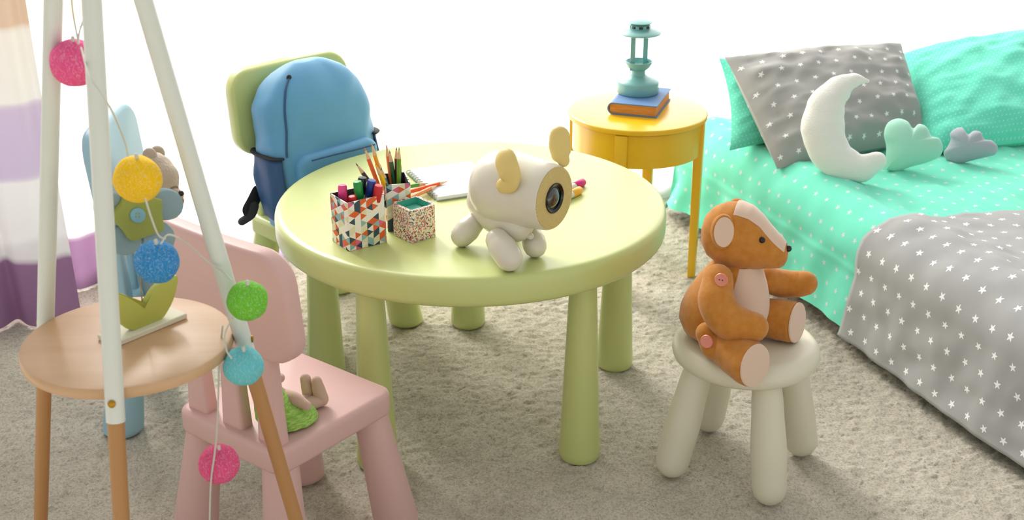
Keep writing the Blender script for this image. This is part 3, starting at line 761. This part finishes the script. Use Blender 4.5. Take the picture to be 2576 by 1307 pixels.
# book
M['book_blue'] = mat('blue_book_cloth', '#5a7fae', .6, bump=(500, .15, .0008))
M['pages'] = mat('aged_page_edges', '#cf9046', .7, var=(30, '#b97c36', (1, 1, 14)))
k0 = Vector((.257, 3.362, YZ)); e1 = (Vector((.384, 3.321, YZ))-k0); e2 = Vector((-e1.y, e1.x, 0)).normalized()*.185; bw, bh = e1.length, .185
e1.normalize(); e2.normalize(); bm4 = frame(k0+Vector((0, 0, .0008)), e1, e2, (0, 0, 1))
bk = thing('book', 'old blue hardcover book with tan page edges under the lantern', 'book', k0)
spn = []
for y in (0, bh):
    pass
def cover():
    prof_ = [(bw, .0), (.012, 0)]+[(.012-.014*math.sin(PI*i/8), .016-.016*math.cos(PI*i/8)) for i in range(1, 8)]+[(.012, .032), (bw, .032)]
    inn = [(bw, .029), (.013, .029)]+[(.013-.0115*math.sin(PI*i/8), .016+.013*math.cos(PI*i/8)) for i in range(1, 8)]+[(.013, .003), (bw, .003)]
    P = prof_+inn; n = len(P); v = [(x, y, z) for y in (0, bh) for x, z in P]; f = [(i, (i+1) % n, n+(i+1) % n, n+i) for i in range(n)]
    h = len(prof_)
    for q in range(h-1):
        a, b = q, q+1; c, d = n-1-q-1, n-1-q
        f.append((a, d, c, b)); f.append((n+a, n+b, n+c, n+d))
    return Geo().add(v, f)
obj('cover', cover().xf(bm4), M['book_blue'], bk, world=True, smooth=False)
obj('page_block', slab([(.004, .003), (bw-.004, .003), (bw-.004, bh-.003), (.004, bh-.003)], .0032, .0288, 0).xf(bm4), M['pages'], bk, world=True, smooth=False)
# lantern
lz = YZ+.0335; lc = atz(1604, 231, lz)
ln = thing('lantern', 'teal metal candle lantern standing on the blue book', 'lantern', lc)
obj('base', lathe([(.01, 0), (.056, 0), (.0575, .002), (.0575, .029), (.0555, .0325), (.043, .038), (.029, .043), (.022, .048), (.01, .048)], 48), M['teal'], ln)
obj('neck', lathe([(.021, .046), (.0195, .050), (.019, .060), (.021, .065), (.01, .065)], 32), M['teal'], ln)
obj('candle_cup', lathe([(.01, .063), (.023, .064), (.031, .071), (.0372, .083), (.0372, .087), (.035, .087), (.029, .076), (.02, .071), (.005, .070)], 40), M['teal'], ln)
for sx in (-1, 1):
    a = .5 if sx > 0 else .5+PI
    x, y = .0255*math.cos(a+.25), .0255*math.sin(a+.25)
    g = bx(.0135, .005, .100, .001); g.v = [Vector((p.x, p.y, p.z+.064)) for p in g.v]
    obj('upright', g.move(x*1.0, -abs(y)*0+y, 0), M['teal'], ln)
obj('canopy', lathe([(.02, .162), (.05, .160), (.057, .163), (.058, .166), (.053, .170), (.03, .176), (.026, .177), (.01, .177)], 48), M['teal'], ln)
ck = obj('chimney_collar', lathe([(.026, .176), (.027, .178), (.027, .186), (.024, .188), (.01, .188)], 36), M['teal'], ln)
for k in range(8):
    a = 2*PI*k/8; obj('vent_slot', bx(.011, .003, .0065, .0005).xf(Matrix.Translation((.0262*math.cos(a), .0262*math.sin(a), .1790)) @ RZ(a+PI/2)), M['shiny_black'], ck)
obj('lid', lathe([(.005, .190), (.028, .190), (.033, .192), (.033, .194), (.026, .197), (.008, .200), (.002, .200)], 40), M['teal'], ln)
obj('lid_post', lathe([(.006, .184), (.006, .192), (.001, .192)], 12), M['teal'], ln)

# ================================================================ THINGS ON THE ROUND TABLE
TRI = [(0, '#f3eee2'), (.30, '#e4e0b8'), (.44, '#e2622f'), (.62, '#8fb9b8'), (.74, '#2f4a5c'), (.88, '#e0698f'), (.94, '#f3eee2')]
tri1 = triangle_mat('triangle_paper', .0150, TRI); tri2 = triangle_mat('triangle_paper_rear', .0150, TRI)
conf = confetti_mat('confetti_paper', 430, [(0, '#f0e6d2'), (.34, '#d2543c'), (.48, '#dfe2c0'), (.60, '#3d4a66'), (.70, '#d8788c'), (.80, '#86aaa6'), (.88, '#e9d9b4')])
M['lining'] = mat('dark_lining', '#3c3434', .8); M['turq'] = mat('turquoise_lining', '#4fb79f', .6)
def carton(name, label, N, er, sr, sl, h, m, inner, group, rc=.004, wall_=.003, fill=None):
    er = Vector((er[0], er[1], 0)).normalized(); el = Vector((-er.y, er.x, 0)); N = Vector(N)
    c = N+er*sr/2+el*sl/2
    t = thing(name, label, 'pencil cup', (c.x, c.y, TZ+.0005), math.atan2(er.y, er.x), group)
    ol = rrect(sr/2, sl/2, rc, 4); per = [0]
    for i in range(len(ol)): per.append(per[-1]+math.dist(ol[i], ol[(i+1) % len(ol)]))
    g = Geo(); n = len(ol); v = []; uv = []; f = []
    for z in (0, h):
        for i in range(n+1): v.append((*ol[i % n], z)); uv.append((per[i], z))
    for i in range(n): f.append((i, i+1, n+2+i, n+1+i))
    io = inset(ol, wall_); b = len(v); v += [(*p, h) for p in io]; uv += [(per[i], h+wall_) for i in range(n)]
    for i in range(n): f.append((n+1+i, n+1+(i+1) % n if i < n-1 else n+1, b+(i+1) % n, b+i))
    k = len(v); v += [(*p, 0) for p in ol]; uv += [(0, 0)]*n; f.append(tuple(range(k+n-1, k-1, -1)))
    obj('shell', Geo().add(v, f, uv), m, t, smooth=False)
    vi = [(*p, h) for p in io]+[(*p, .003) for p in io]; fi = [(i, i+n, (i+1) % n+n, (i+1) % n) for i in range(n)]+[tuple(range(n, 2*n))]
    obj('lining', Geo().add(vi, fi), inner, t, smooth=False)
    return t, c, er, el
c1 = carton('pencil_cup', 'square cup in triangle print holding felt-tip markers', (-.325, 2.387, 0), (.82, .57), .088, .072, .102, tri1, M['lining'], 'patterned cups on the green table')
c2 = carton('pencil_cup', 'taller-looking rear cup in triangle print holding coloured pencils', (-.256, 2.492, 0), (.97, .22), .050, .075, .102, tri2, M['lining'], 'patterned cups on the green table')
c1[0]['label'] = 'front square cup in triangle print holding felt-tip markers'
c2[0]['label'] = 'rear triangle-print cup holding coloured pencils'
c3 = carton('pencil_cup', 'small cube cup in fine confetti print with turquoise lining', (-.203, 2.428, 0), (.76, .65), .066, .068, .069, conf, M['turq'], 'patterned cups on the green table', rc=.010, wall_=.007)
c3[0]['category'] = 'cup'
obj('padding', slab(rrect(.026, .027, .006), .045, .056, .004), M['turq'], c3[0])

def colmat(name, c, r=.4): 
    if name not in M: M[name] = mat(name, c, r)
    return M[name]
M['pencil_wood'] = mat('pencil_wood', '#e2bd93', .6)
def pencil(tip, base, col, cn, label, r=.0046, group='coloured pencils'):
    tip, base = Vector(tip), Vector(base); d = (tip-base).normalized(); L = (tip-base).length
    t = thing('pencil', label, 'pencil', base, 0, group); m = look(base, d)
    hexp = [(r*math.cos(PI/3*i), r*math.sin(PI/3*i)) for i in range(6)]
    obj('barrel', slab(hexp, 0, L-.024, 0).xf(m), colmat('pencil_'+cn, col, .35), t, world=True, smooth=False)
    obj('sharpened_end', lathe([(r, L-.024), (r*.35, L-.006), (.0002, L-.0055)], 12).xf(m), M['pencil_wood'], t, world=True)
    obj('lead', lathe([(r*.36, L-.0065), (.0004, L), (.0001, L)], 10).xf(m), colmat('pencil_'+cn, col, .35), t, world=True)
def inbox(c, a, b, z=.487): p = c[1]+c[2]*a+c[3]*b; return Vector((p.x, p.y, z))
def up(px, py, c, b): y = (c[1]+c[3]*b).y; return aty(px, py, y)
PN = [((917, 372), '#e8622a', 'orange', -.012, .00, 'upright orange pencil, leftmost of the tall pencils in the rear cup', .0),
      ((935, 362), '#f2a71b', 'amber', -.006, .01, 'upright amber pencil, second from the left in the rear cup', .01),
      ((945, 392), '#cf2a22', 'red', .000, .018, 'short red pencil behind the amber one in the rear cup', .02),
      ((895, 410), '#26262a', 'black', .004, -.022, 'black pencil leaning far left out of the rear cup', -.03),
      ((943, 412), '#f0c012', 'yellow', .016, -.026, 'yellow pencil leaning left at the front of the rear cup', -.03),
      ((972, 364), '#ea8a4a', 'peach', .000, .020, 'peach orange pencil in the middle of the rear cup', .03),
      ((980, 378), '#2f6b45', 'dark_green', .006, .014, 'dark green pencil beside the peach one in the rear cup', .02),
      ((997, 370), '#5b2f26', 'brown', .004, .020, 'dark brown pencil leaning right in the rear cup', .02),
      ((1004, 370), '#6ea02c', 'leaf_green', .000, -.012, 'leaf green pencil leaning right across the rear cup', -.01),
      ((1003, 388), '#2b2a5e', 'navy', .010, .006, 'navy pencil, rightmost in the rear cup', .01)]
for (px, py), col, cn, a, b, lab, yb in PN:
    pencil(up(px, py, c2, yb), inbox(c2, a, b), col, cn, lab)
pencil(up(958, 420, c2, -.02), inbox(c2, .002, -.028), '#2f7f8f', 'teal', 'short teal pencil low at the front of the rear cup')
def marker(top, base, col, cn, label, r=.0092, cap_len=.036):
    top, base = Vector(top), Vector(base); d = (top-base).normalized(); L = (top-base).length; m = look(base, d)
    t = thing('marker', label, 'marker', base, 0, 'felt-tip markers'); mm = colmat('marker_'+cn, col, .35)
    obj('barrel', lathe([(.003, 0), (r*.85, .001), (r*.85, L-cap_len+.003), (.003, L-cap_len+.003)], 18).xf(m), M['white'], t, world=True)
    obj('cap', lathe([(r*.9, L-cap_len), (r, L-cap_len+.001), (r*1.0, L-.004), (r*.85, L-.0008), (r*.3, L), (.0005, L)], 20).xf(m), mm, t, world=True)
    return t
MK = [((861, 464), '#ef4f93', 'pink', -.028, .012, 'pink marker at the left end of the front cup', .0),
      ((886, 492), '#e0242b', 'scarlet', -.012, -.012, 'scarlet marker tilted towards the viewer in the front cup', -.02),
      ((899, 455), '#1e9442', 'green', .004, -.015, 'green marker in the middle of the front cup', -.01),
      ((912, 445), '#1c1c20', 'black', .006, .018, 'black marker at the back of the front cup', .02),
      ((936, 452), '#263f92', 'blue', .012, .006, 'blue marker leaning right in the front cup', .005),
      ((953, 465), '#c9202c', 'red', .018, -.016, 'red marker leaning right at the right of the front cup', -.01)]
for (px, py), col, cn, a, b, lab, yb in MK:
    marker(up(px, py, c1, yb), inbox(c1, a, b), col, cn, lab)

# drawing pad -----------------------------------------------------
M['paper'] = mat('white_paper', '#eff1f6', .7); M['card'] = mat('grey_card', '#9aa098', .7)
A0 = atz(1100, 503, TZ+.004); A1 = atz(1024, 432, TZ+.004); ay = (A1-A0); ah = ay.length; ay.normalize(); ax = Vector((ay.y, -ay.x, 0)); aw = .16
pm = frame(Vector((A0.x, A0.y, TZ+.0005)), ax, ay, (0, 0, 1))
pad = thing('drawing_pad', 'white spiral-bound drawing pad lying behind the white toy puppy', 'drawing pad', A0)
obj('back_cover', slab([(0, 0), (aw, 0), (aw, ah), (0, ah)], 0, .002, 0).xf(pm), M['card'], pad, world=True, smooth=False)
obj('pages', slab([(.003, .002), (aw-.002, .002), (aw-.002, ah-.002), (.003, ah-.002)], .002, .0095, .0004, 1).xf(pm), M['paper'], pad, world=True, smooth=False)
for i in range(14):
    y = .012+(ah-.024)*i/13
    ring = tube([pm @ Vector((.006*math.cos(a)+.001, y+.0015*a/6, .0055+.006*math.sin(a))) for a in np.linspace(0, 2*PI, 14)], .0009, 6)
    obj('spiral_loop', ring, M['card'], pad, world=True)
def lying(pa, pb, z, col, cn, lab): pencil(atz(*pb, z), atz(*pa, z), col, cn, lab, group='loose pencils on the table')
lying((1000, 490), (1126, 456), TZ+.0142, '#ea5b1c', 'vermilion', 'bright orange pencil lying on the edge of the drawing pad')
lying((1008, 508), (1100, 466), TZ+.0146, '#f0905a', 'apricot', 'apricot pencil crossing the bright orange one on the pad')
lying((1000, 474), (1078, 460), TZ+.0142, '#57a043', 'grass', 'grass green pencil lying behind the orange ones')
marker(atz(1468, 457, TZ+.0085), atz(1385, 497, TZ+.0085), '#d81b78', 'magenta', 'magenta marker lying behind the puppy face')['group'] = 'pens behind the puppy'
marker(atz(1460, 477, TZ+.0085), atz(1380, 520, TZ+.0085), '#f2b32a', 'gold', 'golden yellow marker lying behind the puppy face')['group'] = 'pens behind the puppy'

# toy puppy --------------------------------------------------------
M['pup'] = mat('cream_plastic', '#d8d3c1', .32, spec=.5, coat=.15); M['gold'] = mat('gold_plastic', '#dcc478', .45)
def grille_mat():
    m = mat('gold_grille', '#e0c67e', .5); nt = m.node_tree; tc = nt.nodes.new('ShaderNodeTexCoord'); w = nt.nodes.new('ShaderNodeTexWave'); w.inputs['Scale'].default_value = 130; w.bands_direction = 'DIAGONAL'
    nt.links.new(tc.outputs['Object'], w.inputs['Vector']); b_ = nt.nodes.new('ShaderNodeBump'); b_.inputs['Strength'].default_value = .7; b_.inputs['Distance'].default_value = .002
    nt.links.new(w.outputs['Fac'], b_.inputs['Height']); nt.links.new(b_.outputs['Normal'], nt.nodes['Principled BSDF'].inputs['Normal']); return m
M['grille'] = grille_mat()
M['lens'] = mat('dark_lens', '#10201a', .06, spec=.8, coat=1)
fc = aty(1394, 498, 2.335); pd_ = Vector((.80, -.585, .02)).normalized()
pup = thing('toy_puppy', 'cream plastic puppy toy with one big round lens for a face', 'toy', (fc.x-.06, fc.y+.05, TZ))
hm = look(fc, pd_)
hb_ = obj('head', lathe([(.055, -.002), (.0615, 0), (.0638, -.004), (.0665, -.03), (.0715, -.08), (.0735, -.11), (.072, -.130), (.066, -.150), (.055, -.165), (.040, -.176), (.022, -.182), (.004, -.184)], 56).xf(hm), M['pup'], pup, world=True)
fp = obj('face_plate', lathe([(.0605, -.002), (.0605, .0012), (.058, .0018), (.030, .0008), (.0295, -.002)], 56, cap=False).xf(hm), M['grille'], hb_, world=True, label='golden ribbed face plate')
obj('lens_ring', lathe([(.0300, -.001), (.0300, .0022), (.0285, .0028), (.023, .0005), (.022, -.006), (.002, -.006)], 40).xf(hm), M['shiny_black'], hb_, world=True)
obj('lens', lathe([(.0222, -.004), (.019, .0005), (.012, .0030), (.005, .0040), (.0005, .0041)], 32).xf(hm), M['lens'], hb_, world=True, label='dark green glass lens')
ey_ = Vector((-.55, -.80, .25)).normalized()
obj('ear', tube([Q(1272, 404, 2.335), Q(1282, 436, 2.318), Q(1283, 461, 2.315), Q(1262, 467, 2.325), Q(1255, 468, 2.335)], [.0245, .024, .0185, .014, .0115], 18, flat=.45, flat_dir=ey_, smooth=5), M['gold'], hb_, world=True, label='golden flap ear')
obj('ear', tube([Q(1408, 344, 2.392), Q(1408, 366, 2.388), Q(1412, 388, 2.380), Q(1418, 404, 2.372)], [.0210, .0220, .0205, .0125], 18, flat=.5, flat_dir=(-.35, -.9, .2), smooth=5), M['gold'], hb_, world=True, label='golden flap ear')
obj('body', tube([Q(1218, 506, 2.445), Q(1255, 540, 2.40), Q(1300, 565, 2.362)], [.036, .040, .034], 24, smooth=5), M['pup'], pup, world=True)
def pleg(pts, rad): obj('leg', tube(pts, rad, 20, smooth=5), M['pup'], pup, world=True)
f1 = atz(1281, 648, TZ+.0265); f2 = atz(1163, 592, TZ+.0235); f3 = atz(1346, 618, TZ+.0235)
pleg([Q(1252, 604, f1.y+.035), (Q(1252, 604, f1.y+.035)+f1)/2+Vector((-.001, 0, .001)), f1], [.024, .0275, .0265])
pleg([Q(1192, 562, f2.y+.012), (Q(1192, 562, f2.y+.012)+f2)/2, f2], [.0215, .0250, .0235])
pleg([Q(1338, 590, f3.y+.022), (Q(1338, 590, f3.y+.022)+f3)/2, f3], [.0205, .0235, .0235])
f4 = Vector((f2.x+.095, f2.y+.065, TZ+.0235)); pleg([f4+Vector((-.03, -.03, .035)), f4+Vector((-.012, -.012, .016)), f4], [.0205, .0235, .0235])
obj('joint', tube([Q(1320, 588, 2.352), Q(1334, 594, 2.345)], .007, 14), M['pup'], pup, world=True)
obj('joint', tube([Q(1205, 540, 2.43), Q(1225, 545, 2.41)], .016, 14), M['pup'], pup, world=True)

# ================================================================ TRIPOD STAND
AP = Vector((-.545, 1.700, 1.47)); SZ_ = .633; SC = Vector((-.560, 1.695, SZ_))
rim = {'front': atz(287, 985, SZ_), 'right': atz(583, 838, SZ_), 'left': atz(118, 798, SZ_)}
std = thing('tripod_stand', 'tripod stand with white and wood poles round a beech shelf', 'stand', (SC.x, SC.y, 0))
obj('shelf', lathe([(.01, -.018), (.144, -.018), (.1495, -.016), (.1510, -.012), (.1510, -.003), (.1495, 0), (.145, .0012), (.08, .0012), (.005, .0012)], 80).move(0, 0, SZ_), M['wood_top'], std)
for k, P0 in rim.items():
    out_ = Vector((P0.x-SC.x, P0.y-SC.y, 0)).normalized(); hit = Vector((SC.x, SC.y, SZ_))+out_*.1625
    if k == 'front': hit = P0
    AQ = AP+(Vector((.022, -.012, 0)) if k == 'front' else Vector((0, 0, 0)))
    d = (hit-AQ)/(SZ_-AQ.z)
    def at_(z): return AQ+d*(z-AQ.z)
    zb = .592
    obj('pole_sleeve', tube([at_(1.44), at_(1.0), at_(zb)], .0128, 18, round_ends=False), M['white'], std, world=True)
    obj('leg', tube([at_(zb+.03), at_(.3), at_(.002)], [.0115, .0112, .0095], 16, round_ends=False), M['wood'], std, world=True)
    sd = (Vector(CAMP)-at_(.625)); sd.z = 0; so = out_
    if k == 'front': obj('screw', lathe([(.001, .0), (.0055, .0), (.0055, .0015), (.003, .0025), (.0005, .0025)], 14).xf(look(at_(.622)+Vector((.0, -.0128, .001)), Vector((.05, -1, .15)))), M['brass'], std, world=True)
    else: obj('screw', lathe([(.001, .0), (.0055, .0), (.0055, .0015), (.003, .0025), (.0005, .0025)], 14).xf(look(at_(.622)+so*.0126, so)), M['brass'], std, world=True)
obj('apex_joint', tube([AP+Vector((0, 0, -.06)), AP+Vector((0, 0, .02))], [.03, .02], 18), M['white'], std, world=True)

# flower ornament -----------------------------------------------------
M['plank'] = mat('cream_paint', '#e6e2cc', .6, bump=(120, .2, .001)); M['leaf'] = mat('leaf_paint', '#b9bd58', .6)
M['felt_green'] = mat('olive_felt', '#9aa352', .9, bump=(300, .3, .002)); M['felt_blue'] = mat('slate_felt', '#8aa3ab', .9, bump=(300, .3, .002))
M['wire'] = mat('twine', '#9a8a6c', .7); M['btn_blue'] = mat('blue_button', '#7fb2c6', .4)
fl = thing('flower_ornament', 'wooden flower ornament with felt petals on the beech shelf', 'ornament', (-.55, 1.70, SZ_))
pA, pB = atz(290, 874, SZ_+.002), atz(471, 799, SZ_+.002); pdir = (pB-pA).normalized(); pper = Vector((-pdir.y, pdir.x, 0)); pl = (pB-pA).length; PW = .042
obj('plank', slab([(0, 0), (pl, 0), (pl, PW), (0, PW)], .0014, .0095, .001, 1).xf(frame(Vector((pA.x, pA.y, SZ_)), pdir, pper, (0, 0, 1))), M['plank'], fl, world=True)
pc = Vector((pA.x, pA.y, SZ_+.0095))+pper*PW*.42
def plane_hit(px, py, off=0):
    d = Vector(ray(px, py)); C = Vector(CAMP); o = pc+pper*off; t = (o-C).dot(pper)/d.dot(pper); h = C+d*t-pc; return (h.dot(pdir), h.z)
def plate(name, pxs, th, m, off=0, bev=.002, smooth=4, par=None, lab=None):
    P = [Vector((*plane_hit(x, y, off), 0)) for x, y in pxs]
    if smooth: P = catmull(P+[P[0]], smooth)[:-1]
    P = [(p.x, p.y) for p in P]
    ar = sum(P[i][0]*P[(i+1) % len(P)][1]-P[(i+1) % len(P)][0]*P[i][1] for i in range(len(P)))
    if ar < 0: P = P[::-1]
    return obj(name, slab(P, -th/2, th/2, bev, 2).xf(frame(pc+pper*off, pdir, (0, 0, 1), pper*-1)), m, par or fl, world=True, label=lab)
plate('leaf', [(358, 770), (368, 748), (385, 722), (410, 702), (441, 690), (441, 715), (432, 750), (416, 782), (398, 803), (360, 817), (330, 828), (308, 818), (292, 790), (282, 760), (276, 728), (300, 735), (330, 750)], .011, M['leaf'], 0, .0015, 2)
obj('stem', tube([pc+pdir*plane_hit(358, 772)[0]+Vector((0, 0, plane_hit(358, 772)[1]-.01)), pc+pdir*plane_hit(352, 690)[0]+Vector((0, 0, plane_hit(352, 690)[1])), pc+pdir*plane_hit(349, 560)[0]+Vector((0, 0, plane_hit(349, 560)[1]))], .0011, 8), M['wire'], fl, world=True)
for k in range(5):
    a = math.radians(22+72*k); cx, cy = 349+72*math.cos(a), 540-72*math.sin(a)
    plate('petal', [(cx+40*math.cos(t)*(1.05), cy+40*math.sin(t)) for t in np.linspace(0, 2*PI, 14)[:-1]], .016, M['felt_blue'], .006, .006, 2)
star_ = []
for k in range(5):
    a = math.radians(38+72*k); star_ += [(349+70*math.cos(a), 541-66*math.sin(a)), (349+56*math.cos(a+.63), 541-54*math.sin(a+.63))]
ct = plate('flower_centre', star_, .012, M['felt_green'], -.006, .004, 4)
plate('button', [(346+19*math.cos(t), 541+19*math.sin(t)) for t in np.linspace(0, 2*PI, 20)[:-1]], .004, M['btn_blue'], -.0135, .0012, 0, ct)
for q in ((-4, -4), (4, -4), (-4, 4), (4, 4)): plate('button_hole', [(346+q[0]+2.2*math.cos(t), 541+q[1]+2.2*math.sin(t)) for t in np.linspace(0, 2*PI, 9)[:-1]], .002, M['felt_green'], -.0152, .0003, 0, ct)

# string of cotton ball lights ----------------------------------------------
def cotton(name, c):
    m = mat(name, c, .75, bump=(220, .5, .002), spec=.2); nt = m.node_tree; tc = nt.nodes.new('ShaderNodeTexCoord')
    n = nt.nodes.new('ShaderNodeTexWave'); n.inputs['Scale'].default_value = 55; n.inputs['Distortion'].default_value = 14; n.inputs['Detail'].default_value = 3; n.inputs['Detail Scale'].default_value = 2.5
    nt.links.new(tc.outputs['Object'], n.inputs['Vector'])
    r = nt.nodes.new('ShaderNodeValToRGB'); b = srgb(c); e = r.color_ramp.elements
    e[0].position = .84; e[0].color = b; e[1].position = 1.0; e[1].color = tuple(min(1, x*.75+.2) for x in b[:3])+(1,)
    nt.links.new(n.outputs['Fac'], r.inputs['Fac']); nt.links.new(r.outputs['Color'], nt.nodes['Principled BSDF'].inputs['Base Color']); return m
M['cord'] = mat('clear_cord', '#c9c9bd', .4)
BL = [(188, 158, 61, 1.715, '#e5558c', 'rose pink cotton ball'), (346, 450, 61, 1.665, '#f4c310', 'yellow cotton ball'), (394, 658, 56, 1.650, '#2f86c4', 'blue cotton ball'),
      (622, 756, 52, 1.665, '#6cbb2c', 'green cotton ball'), (612, 920, 51, 1.665, '#66bfc8', 'turquoise cotton ball'), (551, 1166, 51, 1.70, '#e05486', 'pink cotton ball near the floor')]
sl = thing('string_light', 'string of coloured cotton ball lights wound round the tripod stand', 'string light', (-.45, 1.68, 0))
for px, py, pr, y, c, lab in BL:
    p = aty(px, py, y); dep = (p-Vector(CAMP)).dot(Vector(FW)); r = pr/FPX*dep
    b = obj('cotton_ball', ball(r, 32, 20, (1, 1, .985)).wobble(.0012, 60, px).xf(Matrix.Translation(p)), cotton('cotton_%d' % px, c), sl, world=True, label=lab)
    obj('bulb_clip', tube([p+Vector((.004, -.006, r*.96)), p+Vector((.004, -.006, r+.003))], .0028, 8), M['cord'], b, world=True)
def cordline(pts, r=.0014): obj('cord', tube([aty(x, y, Y) for x, y, Y in pts], r, 6, smooth=6), M['cord'], sl, world=True)
cordline([(176, -60, 1.69), (182, 20, 1.69), (190, 70, 1.685), (197, 105, 1.672)])
cordline([(230, -40, 1.70), (212, 40, 1.70), (200, 80, 1.685), (197, 110, 1.668)])
cordline([(204, 120, 1.650), (225, 190, 1.578), (262, 245, 1.565), (292, 300, 1.60), (315, 360, 1.64), (322, 392, 1.65)])
cordline([(366, 500, 1.618), (380, 545, 1.62), (398, 590, 1.63), (415, 600, 1.63)])
cordline([(405, 612, 1.617), (425, 590, 1.63), (470, 612, 1.67), (525, 660, 1.695), (560, 682, 1.69), (582, 705, 1.65)])
cordline([(560, 820, 1.70), (552, 900, 1.70), (549, 1000, 1.69), (545, 1090, 1.675), (540, 1140, 1.667), (530, 1220, 1.668), (527, 1330, 1.672)])
cordline([(584, 800, 1.65), (566, 840, 1.655), (570, 880, 1.645), (582, 900, 1.638)])

# ================================================================ KNITTED DOLLS
M['knit'] = mat('taupe_knit', '#b7a793', .95, bump=(180, .8, .004), sheen=.3); M['knit_brown'] = mat('brown_knit', '#9a6f45', .95, bump=(180, .6, .003))
kb = thing('knitted_bear', 'taupe knitted bear sitting on the pale blue chair', 'soft toy', (BC.x, BC.y, .298))
H0 = aty(394, 450, 2.575)
kh = obj('head', tube([H0+Vector((-.010, .008, .010)), H0+Vector((.008, -.004, -.004)), Q(428, 490, 2.555), Q(444, 492, 2.548)], [.046, .043, .024, .015], 22, smooth=6), M['knit'], kb, world=True)
obj('ear', ball(.0155, 16, 10, (1, .7, 1.15)).xf(Matrix.Translation(Q(377, 392, 2.575))), M['knit'], kh, world=True)
obj('ear', ball(.0155, 16, 10, (1, .7, 1.1)).xf(Matrix.Translation(H0+Vector((-.006, .050, .040)))), M['knit'], kh, world=True)
obj('muzzle', tube([Q(432, 512, 2.553), Q(448, 505, 2.545)], [.0165, .0125], 16), M['knit_brown'], kh, world=True)
obj('nose', ball(.006, 12, 8).xf(Matrix.Translation(Q(456, 486, 2.537))), M['shiny_black'], kh, world=True)
for q in ((.018, -.040, .004), (.026, .032, .004)): obj('eye', ball(.004, 10, 6).xf(Matrix.Translation(H0+Vector(q))), M['shiny_black'], kh, world=True)
B3 = Vector((H0.x-.012, H0.y+.02, .298))
obj('body', rings([[B3+Vector((r*math.cos(2*PI*j/24), r*math.sin(2*PI*j/24), z)) for j in range(24)] for z, r in ((.001, .03), (.006, .05), (.035, .056), (.075, .050), (.11, .036), (H0.z-.298-.03, .024))]), M['felt_blue'], kb, world=True, label='slate blue knitted body')
for sgn in (-1, 1):
    s = Vector((.2, .98, 0)).normalized()*sgn; f_ = Vector((.98, -.2, 0))
    obj('leg', tube([B3+s*.026+Vector((0, 0, .022)), B3+s*.034+f_*.06+Vector((0, 0, .02)), B3+s*.036+f_*.095+Vector((0, 0, .02)), B3+s*.036+f_*.105+Vector((0, 0, .04))], [.018, .018, .017, .015], 14, smooth=4), M['knit'], kb, world=True)
    obj('arm', tube([B3+s*.040+Vector((0, 0, .095)), B3+s*.058+f_*.02+Vector((0, 0, .065)), B3+s*.052+f_*.05+Vector((0, 0, .04))], [.014, .014, .013], 14, smooth=4), M['knit'], kb, world=True)

M['doll'] = mat('beige_cloth', '#c2a692', .9, bump=(240, .3, .002), sheen=.2); M['dress'] = mat('green_gingham', '#7fae45', .9, bump=(200, .5, .003), var=(90, '#a8cf6a', (1, 1, 4)))
D0 = atz(700, 1046, .315); D0.z = .298; ff = Vector((.80, .60, 0)).normalized(); fsn = Vector((ff.y, -ff.x, 0))
dl = thing('cloth_doll', 'cloth doll in a green dress sitting on the pink chair', 'soft toy', D0)
def dr(t):                                   # spine leaning back against the chair
    return D0-ff*(.030*t)+Vector((0, 0, .115*t))
rs = []
for t, rf, rs_, o_ in ((.012, .046, .040, .022), (.05, .054, .046, .022), (.17, .054, .046, .020), (.30, .046, .041, .014), (.45, .032, .034, .004), (.75, .024, .028, 0), (1.0, .015, .018, 0)):
    rs.append([dr(t)+ff*(o_+rf*math.cos(2*PI*j/28))+fsn*(rs_*math.sin(2*PI*j/28)) for j in range(28)])
obj('dress', rings(rs).wobble(.003, 60, 4), M['dress'], dl, world=True)
HD = dr(1.28)
hd_ = obj('head', ball(.032, 22, 14, (1, 1, 1.08)).xf(Matrix.Translation(HD)), M['doll'], dl, world=True)
for sgn in (-1, 1):
    obj('ear', tube([HD+fsn*.014*sgn+Vector((0, 0, .026)), HD-ff*.004+fsn*.020*sgn+Vector((0, 0, .05)), HD-ff*.008+fsn*.028*sgn+Vector((0, 0, .062))], [.009, .011, .008], 12, flat=.5, smooth=4), M['doll'], hd_, world=True)
    obj('eye', ball(.0028, 10, 6).xf(Matrix.Translation(HD+ff*.030+fsn*.011*sgn+Vector((0, 0, .004)))), M['shiny_black'], hd_, world=True)
T1, T2 = atz(768, 952, .352), atz(796, 958, .352)
for foot, off in ((T2, 0), (T1, 1)):
    heel = Vector((foot.x+.006, foot.y+.004, .3125))
    obj('leg', tube([D0+ff*.03+fsn*(.016-.03*off)+Vector((0, 0, .020)), (D0+ff*.03+heel)/2+Vector((0, 0, .008)), heel], [.013, .0125, .0125], 14, smooth=4), M['doll'], dl, world=True)
    obj('foot', tube([heel, heel*.55+foot*.45, foot], [.0138, .0125, .0100], 14, smooth=4), M['doll'], dl, world=True)
sh_ = dr(.92)
obj('arm', tube([sh_+fsn*.02, atz(705, 990, .352), atz(740, 1002, .350), atz(772, 1020, .342)], [.011, .0125, .0130, .0085], 14, smooth=4), M['doll'], dl, world=True)
obj('arm', tube([sh_-fsn*.02, D0-fsn*.045+ff*.004+Vector((0, 0, .07)), atz(704, 950, .335)], [.011, .012, .0095], 14, smooth=4), M['doll'], dl, world=True)
